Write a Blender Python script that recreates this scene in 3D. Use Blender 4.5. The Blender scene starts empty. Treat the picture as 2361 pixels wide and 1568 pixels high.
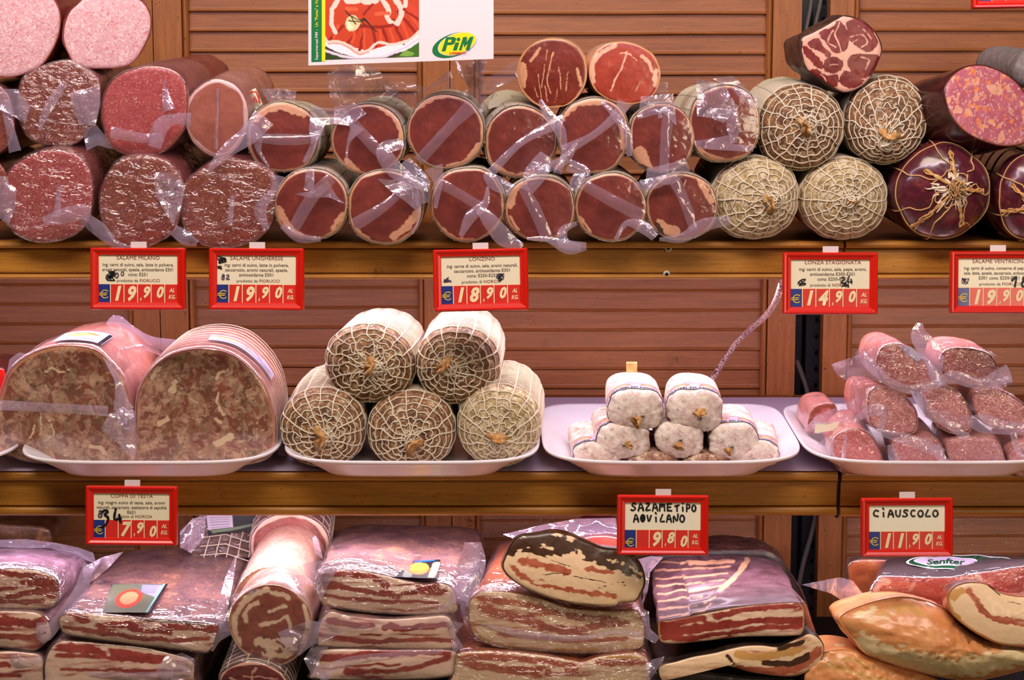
import bpy, math, random
import numpy as np
from mathutils import Vector, Matrix

SC = bpy.context.scene
COL = SC.collection

# ------------------------------------------------------------------ camera
DIST, FPX, PITCH = 1.8, 4000.0, math.radians(7.2)
CAM = np.array([0.0, -DIST, DIST * math.tan(PITCH)])
cam_data = bpy.data.cameras.new('camera')
cam_data.sensor_width = 36.0
cam_data.lens = 36.0 * FPX / 2361.0
cam_data.clip_start = 0.05
cam = bpy.data.objects.new('camera', cam_data)
cam.location = CAM
cam.rotation_euler = (math.pi / 2 - PITCH, 0, 0)
COL.objects.link(cam)
SC.camera = cam
cam_data.dof.use_dof = False

# ------------------------------------------------------------------ view
SC.view_settings.view_transform = 'Standard'
SC.view_settings.look = 'None'
SC.view_settings.exposure = 0.0
SC.view_settings.gamma = 1.0
SC.view_settings.use_curve_mapping = False
SC.cycles.max_bounces = 6
SC.cycles.transparent_max_bounces = 14
SC.cycles.caustics_reflective = False
SC.cycles.caustics_refractive = False
SC.cycles.use_denoising = True
SC.cycles.sample_clamp_indirect = 6.0

# ------------------------------------------------------------------ world and lights
world = bpy.data.worlds.new('world'); SC.world = world
world.use_nodes = True
bg = world.node_tree.nodes['Background']
bg.inputs[0].default_value = (1.0, 0.80, 0.58, 1); bg.inputs[1].default_value = 0.03

def area(name, loc, target, sx, sy, watts, col):
    d = bpy.data.lights.new(name, 'AREA'); d.shape = 'RECTANGLE'; d.size = sx; d.size_y = sy
    d.energy = watts; d.color = col
    o = bpy.data.objects.new(name, d); o.location = loc
    o.rotation_euler = (Vector(target) - Vector(loc)).to_track_quat('-Z', 'Y').to_euler()
    COL.objects.link(o)
LILAC = (1.0, 0.80, 0.97)
# tube lamps of the cabinet: one above the frame, one under each shelf, and the warm shop ceiling
area('cabinet_top_lamp', (0, -0.46, 0.56), (0, -0.02, 0.18), 1.5, 0.05, 4.3, LILAC)
area('upper_shelf_lamp', (0, 0.035, 0.060), (0, 0.10, -0.16), 1.5, 0.022, 2.6, LILAC)
area('middle_shelf_lamp', (0, 0.035, -0.200), (0, 0.05, -0.42), 1.5, 0.022, 3.2, LILAC)
area('shop_ceiling_lamp', (-0.35, -1.5, 2.1), (0, 0, -0.05), 2.2, 0.7, 50, (1.0, 0.86, 0.66))
area('low_front_fill', (1.4, -2.4, 0.2), (0, 0, -0.1), 0.7, 0.7, 12, (1.0, 0.82, 0.58))  # added low warm fill, not a real window; lifts the lower faces

# ------------------------------------------------------------------ pixel <-> place
cp, sp = math.cos(PITCH), math.sin(PITCH)
def rays(xy):
    xy = np.asarray(xy, float).reshape(-1, 2)
    a = (xy[:, 0] - 1180.5) / FPX; b = -(xy[:, 1] - 784.0) / FPX
    return np.stack([a, cp + b * sp, -sp + b * cp], 1)
def PY(xy, Y):
    r = rays(xy); Y = np.broadcast_to(np.asarray(Y, float), (len(r),))
    t = (Y - CAM[1]) / r[:, 1]
    return CAM + r * t[:, None]
def PPL(xy, O, n):
    r = rays(xy); t = ((O - CAM) @ n) / (r @ n)
    return CAM + r * t[:, None]
def pxsize(Y): return (Y + DIST) / FPX * 1.012
def axis(yaw, pitch):
    y, p = math.radians(yaw), math.radians(pitch)
    return np.array([math.sin(y) * math.cos(p), math.cos(y) * math.cos(p), math.sin(p)])

# ------------------------------------------------------------------ noise
def _h(i, j, k, s):
    n = (i * 374761393 + j * 668265263 + k * 2147483647 + s * 1274126177) & 0xFFFFFFFF
    n = ((n ^ (n >> 13)) * 1274126177) & 0xFFFFFFFF
    n = ((n ^ (n >> 16)) * 2246822519) & 0xFFFFFFFF
    return ((n ^ (n >> 15)) & 0xFFFFFF) / float(0xFFFFFF) * 2 - 1
def vn(p, seed=0):
    p = np.asarray(p, float)
    if p.shape[1] == 2: p = np.concatenate([p, np.zeros((len(p), 1))], 1)
    f = np.floor(p); t = p - f; t = t * t * (3 - 2 * t); f = f.astype(np.int64)
    o = 0
    for dx in (0, 1):
        for dy in (0, 1):
            for dz in (0, 1):
                w = (t[:, 0] if dx else 1 - t[:, 0]) * (t[:, 1] if dy else 1 - t[:, 1]) * (t[:, 2] if dz else 1 - t[:, 2])
                o = o + w * _h(f[:, 0] + dx, f[:, 1] + dy, f[:, 2] + dz, seed)
    return o
def fbm(p, seed=0, octv=3):
    a, o, p = 1.0, 0, np.asarray(p, float)
    for k in range(octv):
        o = o + a * vn(p * (2.03 ** k), seed + k * 17); a *= 0.5
    return o / 1.6

# ------------------------------------------------------------------ objects
def props(o, label=None, cat=None, group=None, kind=None):
    for k, v in (('label', label), ('category', cat), ('group', group), ('kind', kind)):
        if v: o[k] = v
    return o
def root(name, label, cat, loc, group=None, rot=(0, 0, 0)):
    o = bpy.data.objects.new(name, None); o.empty_display_size = 0.02
    o.location = loc; o.rotation_euler = rot; COL.objects.link(o)
    o['_w'] = 0; del o['_w']
    return props(o, label, cat, group)
def mesh(name, V, F, mat, parent=None, smooth=True, masks=None, local=False, label=None, mats=None, fmat=None, edge_sharp=None):
    V = np.asarray(V, float)
    if parent is not None and not local:
        top = parent
        while top.parent: top = top.parent
        V = V - np.array(top.location)
    me = bpy.data.meshes.new(name)
    me.from_pydata(V.tolist(), [], F)
    if smooth: me.polygons.foreach_set('use_smooth', [True] * len(me.polygons))
    for m in (mats or [mat]): me.materials.append(m)
    if fmat is not None: me.polygons.foreach_set('material_index', fmat)
    if masks is not None:
        at = me.color_attributes.new('mask', 'FLOAT_COLOR', 'POINT')
        c = np.ones((len(V), 4)); c[:, :masks.shape[1]] = masks
        at.data.foreach_set('color', c.ravel())
    me.update()
    o = bpy.data.objects.new(name, me); COL.objects.link(o)
    if parent is not None: o.parent = parent
    if label: o['label'] = label
    return o
def gridf(nu, nv, cu=False, cv=False, off=0):
    F = []
    for i in range(nu if cu else nu - 1):
        for j in range(nv if cv else nv - 1):
            i2, j2 = (i + 1) % nu, (j + 1) % nv
            F.append((off + i * nv + j, off + i2 * nv + j, off + i2 * nv + j2, off + i * nv + j2))
    return F
class MB:
    """collects boxes, tubes and ribbons for one mesh"""
    def __init__(s): s.V, s.F, s.n = [], [], 0
    def add(s, V, F):
        V = np.asarray(V, float); s.V.append(V); s.F += [tuple(k + s.n for k in f) for f in F]; s.n += len(V); return s
    def box(s, lo, hi, b=0.0):
        x0, y0, z0 = lo; x1, y1, z1 = hi
        if b <= 0:
            V = [(x, y, z) for x in (x0, x1) for y in (y0, y1) for z in (z0, z1)]
            return s.add(V, [(0, 1, 3, 2), (4, 6, 7, 5), (0, 4, 5, 1), (2, 3, 7, 6), (0, 2, 6, 4), (1, 5, 7, 3)])
        # chamfered: octagonal section in YZ swept along X
        P = [(y0 + b, z0), (y1 - b, z0), (y1, z0 + b), (y1, z1 - b), (y1 - b, z1), (y0 + b, z1), (y0, z1 - b), (y0, z0 + b)]
        V = [(x, y, z) for x in (x0, x1) for y, z in P]
        F = [(k, (k + 1) % 8, 8 + (k + 1) % 8, 8 + k) for k in range(8)] + [tuple(range(7, -1, -1)), tuple(range(8, 16))]
        return s.add(V, F)
    def tube(s, pts, r, n=6, closed=False, cap=True):
        pts = np.asarray(pts, float); m = len(pts)
        r = np.broadcast_to(np.asarray(r, float), (m,))
        if closed: T = np.roll(pts, -1, 0) - np.roll(pts, 1, 0)
        else: T = np.gradient(pts, axis=0)
        T /= np.linalg.norm(T, axis=1)[:, None] + 1e-12
        ref = np.array([0.13, 0.31, 0.94]); ref = ref / np.linalg.norm(ref)
        A = np.cross(T, ref); L = np.linalg.norm(A, axis=1)
        bad = L < 0.15; A[bad] = np.cross(T[bad], np.array([0.9, 0.1, 0.2])); A /= np.linalg.norm(A, axis=1)[:, None]
        B = np.cross(T, A); th = np.arange(n) * 2 * math.pi / n
        V = pts[:, None] + r[:, None, None] * (np.cos(th)[None, :, None] * A[:, None] + np.sin(th)[None, :, None] * B[:, None])
        F = gridf(m, n, closed, True)
        V = V.reshape(-1, 3)
        if cap and not closed: F += [tuple(range(n - 1, -1, -1)), tuple(range((m - 1) * n, m * n))]
        return s.add(V, F)
    def obj(s, name, mat, parent=None, **k):
        return mesh(name, np.concatenate(s.V), s.F, mat, parent, **k)

def cr_closed(P, n):
    """closed Catmull-Rom through P, n points even in arclength"""
    P = np.asarray(P, float); m = len(P); out = []
    for i in range(m):
        a, b, c, d = P[i - 1], P[i], P[(i + 1) % m], P[(i + 2) % m]
        for t in np.linspace(0, 1, 16, endpoint=False):
            out.append(0.5 * ((2 * b) + (c - a) * t + (2 * a - 5 * b + 4 * c - d) * t * t + (3 * b - a - 3 * c + d) * t ** 3))
    Q = np.array(out); Q2 = np.vstack([Q, Q[:1]])
    s = np.concatenate([[0], np.cumsum(np.linalg.norm(np.diff(Q2, axis=0), axis=1))])
    u = np.linspace(0, s[-1], n, endpoint=False)
    return np.stack([np.interp(u, s, Q2[:, k]) for k in range(P.shape[1])], 1)
def cr_open(P, n):
    P = np.asarray(P, float)
    if len(P) == 2: return P[0] + (P[1] - P[0]) * np.linspace(0, 1, n)[:, None]
    E = np.vstack([2 * P[0] - P[1], P, 2 * P[-1] - P[-2]]); out = []
    for i in range(1, len(E) - 2):
        a, b, c, d = E[i - 1], E[i], E[i + 1], E[i + 2]
        for t in np.linspace(0, 1, 16, endpoint=False):
            out.append(0.5 * ((2 * b) + (c - a) * t + (2 * a - 5 * b + 4 * c - d) * t * t + (3 * b - a - 3 * c + d) * t ** 3))
    out.append(P[-1]); Q = np.array(out)
    s = np.concatenate([[0], np.cumsum(np.linalg.norm(np.diff(Q[:, :min(3, Q.shape[1])], axis=0), axis=1))]) + np.arange(len(Q)) * 1e-9
    u = np.linspace(0, s[-1], n)
    return np.stack([np.interp(u, s, Q[:, k]) for k in range(P.shape[1])], 1)
def ellipse(cx, cy, rx, ry, seed=0, amp=0.03, sq=2.0, n=20, rot=0):
    t = np.arange(n) * 2 * math.pi / n
    c, s = np.cos(t), np.sin(t)
    k = (np.abs(c) ** sq + np.abs(s) ** sq) ** (-1 / sq)
    k = k * (1 + amp * vn(np.stack([c * 1.6 + seed * 3.1, s * 1.6], 1), seed) + amp * .5 * vn(np.stack([c * 3.6, s * 3.6 + seed * 2.3], 1), seed + 5))
    x, y = rx * k * c, ry * k * s; r = math.radians(rot)
    return np.stack([cx + x * math.cos(r) - y * math.sin(r), cy + x * math.sin(r) + y * math.cos(r)], 1)

def inside(xy, poly):
    x, y = xy[:, 0], xy[:, 1]; poly = np.asarray(poly, float); c = np.zeros(len(xy), bool); j = len(poly) - 1
    for i in range(len(poly)):
        xi, yi, xj, yj = *poly[i], *poly[j]
        if yi != yj: c ^= ((yi > y) != (yj > y)) & (x < (xj - xi) * (y - yi) / (yj - yi) + xi)
        j = i
    return c
def dseg(xy, pts):
    d = np.full(len(xy), 1e9); pts = np.asarray(pts, float)
    for a, b in zip(pts[:-1], pts[1:]):
        ab = b - a; t = np.clip(((xy - a) @ ab) / (ab @ ab + 1e-9), 0, 1)
        d = np.minimum(d, np.linalg.norm(xy - a - t[:, None] * ab, axis=1))
    return d
def sstep(a, b, x):
    t = np.clip((x - a) / (b - a + 1e-12), 0, 1); return t * t * (3 - 2 * t)
def paint(xy, base, strokes, warp=4.0, wsc=0.05, soft=2.5, seed=0, rag=0.35):
    """strokes: (channel, value, width, [(x,y),...]) widths in px; painted in order"""
    w = xy + warp * np.stack([fbm(xy * wsc, seed, 3), fbm(xy * wsc + 37, seed + 3, 3)], 1)
    out = np.tile(np.array(base, float), (len(xy), 1))
    n2 = fbm(xy * 0.11, seed + 9, 2)
    for ch, val, wd, pts in strokes:
        if wd == 0: m = inside(w, cr_closed(pts, len(pts) * 5)).astype(float)
        else:
            sf = min(soft, wd * .6 + .4); d = dseg(w, cr_open(pts, len(pts) * 4) if len(pts) > 2 else pts); m = 1 - sstep(wd - sf, wd + sf, d + n2 * wd * rag * 2)
        out[:, ch] = out[:, ch] * (1 - m) + val * m
    return np.clip(out, 0, 1)
# ------------------------------------------------------------------ materials
def lin(c):
    return tuple(((v / 255) / 12.92 if v / 255 <= .04045 else ((v / 255 + .055) / 1.055) ** 2.4) for v in c) + (1,)
class NT:
    def __init__(s, name):
        s.m = bpy.data.materials.new(name); s.m.use_nodes = True; s.t = s.m.node_tree
        s.b = s.t.nodes['Principled BSDF']; s.out = s.t.nodes['Material Output']; s.co = None
    def n(s, typ, ins=None, **k):
        o = s.t.nodes.new(typ)
        for a, v in k.items(): setattr(o, a, v)
        for a, v in (ins or {}).items():
            if hasattr(v, 'is_output') or isinstance(v, bpy.types.NodeSocket): s.t.links.new(v, o.inputs[a])
            else: o.inputs[a].default_value = v
        return o
    def coord(s, scale=(1, 1, 1), rot=(0, 0, 0)):
        if s.co is None: s.co = s.n('ShaderNodeTexCoord').outputs['Object']
        if scale == (1, 1, 1) and rot == (0, 0, 0): return s.co
        return s.n('ShaderNodeMapping', {'Vector': s.co, 'Scale': scale, 'Rotation': rot}).outputs[0]
    def noise(s, sc, det=4, rough=.55, dist=0, co=None):
        return s.n('ShaderNodeTexNoise', {'Vector': co or s.coord(), 'Scale': sc, 'Detail': det, 'Roughness': rough, 'Distortion': dist}).outputs[0]
    def vor(s, sc, co=None, rnd=1, feature='F1', out='Distance'):
        return s.n('ShaderNodeTexVoronoi', {'Vector': co or s.coord(), 'Scale': sc, 'Randomness': rnd}, feature=feature).outputs[out]
    def ramp(s, f, stops, interp='LINEAR'):
        r = s.n('ShaderNodeValToRGB', {'Fac': f}); e = r.color_ramp.elements; r.color_ramp.interpolation = interp
        while len(e) < len(stops): e.new(0.5)
        for k, (p, c) in enumerate(stops):
            e[k].position = p; e[k].color = (c, c, c, 1) if isinstance(c, (int, float)) else c
        return r.outputs[0]
    def mix(s, f, a, b, mode='MIX'):
        m = s.n('ShaderNodeMix', data_type='RGBA', blend_type=mode)
        for sock, v in ((m.inputs[0], f), (m.inputs[6], a), (m.inputs[7], b)):
            if isinstance(v, bpy.types.NodeSocket): s.t.links.new(v, sock)
            else: sock.default_value = v
        return m.outputs[2]
    def math(s, op, a, b=0.0, clamp=False):
        m = s.n('ShaderNodeMath', operation=op, use_clamp=clamp)
        for sock, v in zip(m.inputs, (a, b)):
            if isinstance(v, bpy.types.NodeSocket): s.t.links.new(v, sock)
            else: sock.default_value = v
        return m.outputs[0]
    def mask(s):
        a = s.n('ShaderNodeAttribute', attribute_name='mask'); x = s.n('ShaderNodeSeparateColor', {'Color': a.outputs['Color']})
        return x.outputs[0], x.outputs[1], x.outputs[2]
    def bump(s, h, strength=.3, dist=.001, normal=None):
        i = {'Height': h, 'Strength': strength, 'Distance': dist}
        if normal is not None: i['Normal'] = normal
        return s.n('ShaderNodeBump', i).outputs[0]
    def fin(s, base, rough=.5, nrm=None, coat=0, coat_rough=.08, coat_n=None, spec=.5, sss=0):
        for k, v in (('Base Color', base), ('Roughness', rough), ('Normal', nrm), ('Coat Weight', coat), ('Coat Roughness', coat_rough), ('Coat Normal', coat_n), ('Specular IOR Level', spec)):
            if v is None: continue
            if isinstance(v, bpy.types.NodeSocket): s.t.links.new(v, s.b.inputs[k])
            else: s.b.inputs[k].default_value = v
        if sss:
            s.b.inputs['Subsurface Weight'].default_value = sss; s.b.inputs['Subsurface Radius'].default_value = (1, .35, .2); s.b.inputs['Subsurface Scale'].default_value = .004
        return s.m

def plain(name, c, rough=.5, coat=0, spec=.5, var=0.0, vs=60, bumpst=0):
    t = NT(name); col = lin(c)
    if var:
        dk = tuple(v * (1 - var) for v in col[:3]) + (1,)
        col = t.mix(t.noise(vs, 5), dk, col)
    return t.fin(col, rough, t.bump(t.noise(vs * 4, 3), bumpst, .0005) if bumpst else None, coat=coat, spec=spec)

def wood(name, c1, c2, dirt=.35, rough=.42, gs=1.0, axis_x=True, salt=0.0, zsalt=None):
    t = NT(name)
    co = t.coord((3, 60, 60)) if axis_x else t.coord((60, 60, 3))
    g = t.noise(3.5 * gs, 6, .6, .6, co)
    g2 = t.noise(14 * gs, 4, .6, .2, co)
    base = t.mix(t.ramp(g, [(.3, 0.), (.7, 1.)]), lin(c1), lin(c2))
    base = t.mix(t.math('MULTIPLY', t.ramp(g2, [(.52, 0.), (.72, 1.)]), .30), base, lin((70, 32, 14)))
    d = t.ramp(t.noise(26, 7, .72, .3), [(.62, 0.), (.70, 1.)])
    d2 = t.ramp(t.noise(260, 3, .6), [(.66, 0.), (.72, 1.)])
    base = t.mix(t.math('MULTIPLY', t.math('MAXIMUM', t.math('MULTIPLY', d, t.ramp(t.noise(180, 4), [(.42, 0.), (.6, 1.)])), d2), dirt), base, lin((42, 24, 16)))
    if salt:
        sl = t.math('MULTIPLY', t.ramp(t.noise(330, 5, .75), [(.55, 0.), (.66, 1.)]), t.ramp(t.noise(14, 3), [(.44, 0.), (.62, 1.)]))
        if zsalt:
            zz = t.n('ShaderNodeSeparateXYZ', {'Vector': t.coord()}).outputs[2]
            sl = t.math('MULTIPLY', sl, t.ramp(zz, [(zsalt - .03, 1.), (zsalt + .03, .08)]))
        base = t.mix(t.math('MULTIPLY', sl, salt), base, lin((205, 175, 165)))
    return t.fin(base, rough, t.bump(g2, .25, .0006), spec=.45)

M = {}
M['fascia'] = wood('honey_wood', (158, 104, 32), (190, 130, 48), .6)
M['louver'] = wood('louver_wood', (146, 86, 44), (174, 106, 58), .6, salt=.8, zsalt=.33)
M['louver_low'] = wood('louver_wood_worn', (150, 86, 56), (182, 108, 72), .8, salt=.6)
M['stile'] = wood('stile_wood', (158, 94, 46), (186, 116, 62), .85, axis_x=False)
M['board'] = wood('shelf_board', (120, 66, 34), (150, 84, 44), .8)
M['dark'] = plain('dark_back', (22, 19, 20), .8, var=.5, vs=30)
M['upright'] = plain('grey_steel_upright', (72, 72, 78), .5, var=.5, vs=40)
M['black'] = plain('black_hole', (4, 4, 5), .9)
M['cable'] = plain('grey_cable', (150, 140, 136), .5, var=.35, vs=200)
M['red'] = plain('red_plastic', (206, 26, 12), .28, spec=.5)
M['card'] = plain('card_paper', (232, 222, 190), .35, coat=.25, var=.05, vs=90)
M['cardw'] = plain('white_card', (238, 230, 206), .35, coat=.25)
M['euro'] = plain('blue_panel', (38, 52, 128), .35, coat=.3, var=.15, vs=120)
M['redp'] = plain('red_panel', (214, 48, 38), .35, coat=.3, var=.08, vs=120)
M['digit'] = plain('cream_print', (236, 218, 170), .45)
M['yellow'] = plain('yellow_print', (236, 200, 20), .45)
M['inkred'] = plain('dark_red_ink', (128, 36, 32), .6)
M['ink'] = plain('brown_ink', (84, 66, 62), .6)
M['marker'] = plain('black_marker', (18, 16, 22), .45)
M['marker2'] = plain('violet_scribble', (70, 56, 84), .5)
M['clip'] = plain('clear_white_clip', (215, 205, 205), .3)
M['tray'] = plain('white_foam_tray', (232, 222, 228), .33, coat=.3)
M['tray'].node_tree.nodes['Principled BSDF'].inputs['Subsurface Weight'].default_value = .15
M['liner'] = plain('lilac_shelf_paper', (200, 185, 215), .5)
M['screw'] = plain('pale_screw', (190, 190, 160), .35)
M['string'] = plain('net_string', (236, 222, 196), .8, var=.28, vs=500, bumpst=.6)
M['string2'] = plain('tan_twine', (214, 168, 112), .8, var=.3, vs=400, bumpst=.6)
M['metal'] = plain('grey_metal_clip', (180, 180, 188), .3); M['metal'].node_tree.nodes['Principled BSDF'].inputs['Metallic'].default_value = .7
M['rootm'] = None
t = NT('speckled_twig')
M['twig'] = t.fin(t.mix(t.ramp(t.noise(420, 4, .7), [(.50, 0.), (.56, 1.)]), lin((220, 180, 172)), lin((60, 34, 40))), .5)

# films -------------------------------------------------------------
def film(name, base_a, edge, rough, bs, bd, bscale, stretch=(1, 1, 1), tint=(236, 222, 240), gl_k=1.8, gl_cap=.32):
    t = NT(name)
    nz = t.noise(bscale, 3, .55, 1.2, t.coord(stretch))
    nrm = t.bump(nz, bs, bd)
    t.fin(lin(tint), rough, nrm, spec=.7)
    t.b.inputs['Metallic'].default_value = 0
    lw = t.n('ShaderNodeLayerWeight', {'Blend': .35, 'Normal': nrm})
    a = t.math('MULTIPLY_ADD' if False else 'MULTIPLY', t.ramp(lw.outputs['Facing'], [(.0, 0.), (1., 1.)]), edge)
    a = t.math('ADD', a, base_a, True)
    tr = t.n('ShaderNodeBsdfTransparent', {'Color': (1, .985, 1, 1)})
    gl = t.n('ShaderNodeBsdfGlossy', {'Color': (1, 1, 1, 1), 'Roughness': rough, 'Normal': nrm})
    fr = t.n('ShaderNodeFresnel', {'IOR': 1.5, 'Normal': nrm})
    tl = t.n('ShaderNodeBsdfTranslucent', {'Color': lin(tint), 'Normal': nrm})
    dm = t.n('ShaderNodeMixShader', {0: .35, 1: t.b.outputs[0], 2: tl.outputs[0]})
    m1 = t.n('ShaderNodeMixShader', {0: a, 1: tr.outputs[0], 2: dm.outputs[0]})
    m2 = t.n('ShaderNodeMixShader', {0: t.math('MINIMUM', t.math('MULTIPLY', fr.outputs[0], gl_k), gl_cap), 1: m1.outputs[0], 2: gl.outputs[0]})
    t.t.links.new(m2.outputs[0], t.out.inputs[0])
    return t.m
M['film'] = film('clear_film', .28, .35, .13, .7, .0025, 60, tint=(244, 224, 255), gl_k=2.6, gl_cap=.4)
M['film2'] = film('clear_film_thin', .15, .35, .13, .5, .002, 40, tint=(240, 222, 252))
M['wrap'] = film('shrink_wrap', .02, .10, .10, 1., .003, 110, (1, 1, 1.5), gl_k=3.5, gl_cap=.26)
M['wrapsm'] = film('shrink_wrap_smooth', .02, .12, .12, .45, .0012, 80, (1, 1, 1), gl_k=1.6, gl_cap=.2)
M['wraph'] = film('shrink_wrap_tight', .02, .07, .10, 1., .0042, 70, (.8, .8, 1.8), gl_k=3.6, gl_cap=.24)

# meats -------------------------------------------------------------
def lean_mat(name, l1, l2, fat, streak=.25, sc=1.0, rough=.38, fatv=.35, coat=0.25, rim=(214, 160, 92)):
    """mask.r = fat, mask.g = dark crust, mask.b = golden rim"""
    t = NT(name); R, G, B = t.mask()
    n1 = t.noise(45 * sc, 5, .6, .4); n2 = t.noise(260 * sc, 4, .6, .3)
    lean = t.mix(t.ramp(n1, [(.32, 0.), (.68, 1.)]), lin(l1), lin(l2))
    st = t.ramp(t.noise(90 * sc, 6, .7, 1.6, t.coord((1.6, 1, .5))), [(.60, 0.), (.70, 1.)])
    lean = t.mix(t.math('MULTIPLY', st, streak), lean, lin(fat))
    f = t.mix(t.math('MULTIPLY', t.ramp(n2, [(.35, 0.), (.7, 1.)]), fatv), lin(fat), lin(tuple(int(v * .82) for v in fat)))
    R2 = t.ramp(t.math('ADD', R, t.math('MULTIPLY', t.math('SUBTRACT', n2, .5), .30)), [(.18, 0.), (.45, .5), (.8, 1.)])
    c = t.mix(R2, lean, f)
    c = t.mix(t.ramp(t.math('ADD', B, t.math('MULTIPLY', t.math('SUBTRACT', n2, .5), .5)), [(.3, 0.), (.8, 1.)]), c, lin(rim))
    dk = t.mix(n2, lin((34, 16, 12)), lin((96, 58, 34)))
    c = t.mix(t.ramp(t.math('ADD', G, t.math('MULTIPLY', t.math('SUBTRACT', n2, .5), .6)), [(.35, 0.), (.7, 1.)]), c, dk)
    return t.fin(c, rough, t.bump(n2, .35, .0006), coat=coat, coat_rough=.15, sss=.0)
M['lonzino'] = lean_mat('lonzino_meat', (106, 36, 25), (144, 58, 42), (226, 168, 128), .10)
M['lonzino_bare'] = lean_mat('lonzino_meat_bare', (104, 34, 22), (134, 50, 34), (222, 160, 120), .30, coat=.15)
M['lonzino_brt'] = lean_mat('lonzino_meat_bright', (148, 48, 32), (184, 74, 52), (236, 180, 150), .22)
M['lonzino_pk'] = lean_mat('lonza_pink', (164, 92, 72), (186, 112, 90), (238, 196, 190), .12)
M['coppa'] = lean_mat('coppa_meat', (104, 22, 24), (136, 42, 40), (232, 178, 154), .12, coat=.1)
M['panc'] = lean_mat('pancetta_meat', (140, 40, 34), (182, 76, 64), (252, 216, 188), .12, fatv=.2)
M['pancw'] = lean_mat('smoked_pancetta_meat', (170, 76, 50), (204, 116, 86), (252, 216, 174), .12, fatv=.2)
M['roll'] = lean_mat('rolled_pancetta_meat', (126, 50, 40), (170, 86, 70), (250, 218, 184), .16, fatv=.2)
M['ham'] = lean_mat('ham_meat', (206, 82, 84), (222, 110, 108), (250, 210, 206), .06)

def mince(name, lean1, lean2, fats, sc=420, thr=.30, rim=(150, 70, 40), rough=.4, coat=.2, amp=1.0):
    t = NT(name); R, G, B = t.mask()
    base = t.mix(t.ramp(t.noise(60, 5, .65), [(.3, 0.), (.7, 1.)]), lin(lean1), lin(lean2))
    co = t.n('ShaderNodeMixRGB', {'Fac': .012, 'Color1': t.coord(), 'Color2': t.n('ShaderNodeTexNoise', {'Vector': t.coord(), 'Scale': 160.0}).outputs['Color']}).outputs[0]
    c = base
    for k, (col, s, th, a) in enumerate(fats):
        v = t.vor(s, co); rnd = t.vor(s, co, out='Color')
        sep = t.n('ShaderNodeSeparateColor', {'Color': rnd}).outputs[k % 3]
        lim = t.math('MULTIPLY', t.ramp(sep, [(.25, 0.), (1., 1.)]), th)
        m = t.ramp(t.math('SUBTRACT', lim, v), [(.0, 0.), (.10, 1.)])
        c = t.mix(t.math('MULTIPLY', m, a), c, lin(col))
    n2 = t.noise(600, 3, .6)
    c = t.mix(t.math('MULTIPLY', t.ramp(n2, [(.5, 0.), (.7, 1.)]), .25), c, lin(fats[0][0]))
    c = t.mix(t.ramp(B, [(.1, 0.), (.7, 1.)]), c, lin(rim))
    return t.fin(c, rough, t.bump(n2, .5 * amp, .0008), coat=coat, coat_rough=.2)
M['salami_pink'] = mince('pale_salami', (214, 152, 158), (228, 178, 184), [((246, 214, 212), 520, .75, .8), ((196, 96, 100), 300, .6, .5), ((250, 232, 226), 900, .6, .6)], coat=0)
M['salami_red'] = mince('red_salami', (170, 62, 62), (190, 84, 80), [((232, 170, 164), 620, .55, .6), ((238, 196, 186), 330, .35, .7)])
M['salami_dk'] = mince('dark_salami', (126, 54, 40), (150, 74, 56), [((196, 130, 100), 560, .6, .6), ((214, 160, 130), 330, .38, .7)])
M['ventricina'] = mince('ventricina_meat', (176, 80, 100), (204, 118, 134), [((238, 176, 140), 110, .72, .85), ((240, 140, 74), 150, .55, .8), ((240, 204, 200), 330, .6, .6)], coat=.35)
M['ciausc'] = mince('soft_salami', (196, 96, 92), (214, 122, 116), [((236, 178, 170), 480, .7, .7), ((180, 70, 66), 260, .5, .5)])
t = NT('head_cheese'); R, G, B = t.mask()
wco = t.n('ShaderNodeMixRGB', {'Fac': .03, 'Color1': t.coord((1, 1, .8)), 'Color2': t.n('ShaderNodeTexNoise', {'Vector': t.coord(), 'Scale': 70.0, 'Detail': 4.0}).outputs['Color']}).outputs[0]
vc = t.n('ShaderNodeSeparateColor', {'Color': t.vor(95, wco, out='Color')}).outputs[0]
vc2 = t.n('ShaderNodeSeparateColor', {'Color': t.vor(210, wco, out='Color')}).outputs[1]
ed = t.vor(95, wco, feature='DISTANCE_TO_EDGE')
c = t.ramp(vc, [(.0, lin((132, 60, 46))), (.25, lin((158, 86, 64))), (.45, lin((180, 124, 92))), (.62, lin((114, 86, 54))), (.8, lin((206, 170, 130))), (1., lin((228, 198, 156)))], 'CONSTANT')
c = t.mix(.5, c, t.ramp(vc2, [(.0, lin((112, 50, 38))), (.3, lin((150, 80, 58))), (.55, lin((124, 96, 60))), (.8, lin((210, 172, 136))), (1., lin((226, 196, 160)))]))
c = t.mix(t.math('MULTIPLY', t.ramp(t.noise(55, 5, .6), [(.4, 0.), (.65, 1.)]), .55), c, lin((112, 70, 44)))
c = t.mix(t.math('MULTIPLY', t.ramp(t.noise(38, 5, .7, .5), [(.54, 0.), (.64, 1.)]), .8), c, lin((214, 176, 138)))
c = t.mix(t.ramp(t.noise(300, 3), [(.66, 0.), (.7, 1.)]), c, lin((70, 60, 40)))
c = t.mix(t.ramp(R, [(.3, 0.), (.7, 1.)]), c, lin((226, 202, 158)))
c = t.mix(t.math('MULTIPLY', B, .8), c, lin((216, 150, 104)))
M['headcheese'] = t.fin(c, .35, t.bump(t.noise(220, 3), .3, .0008), coat=.4, coat_rough=.12)

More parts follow.
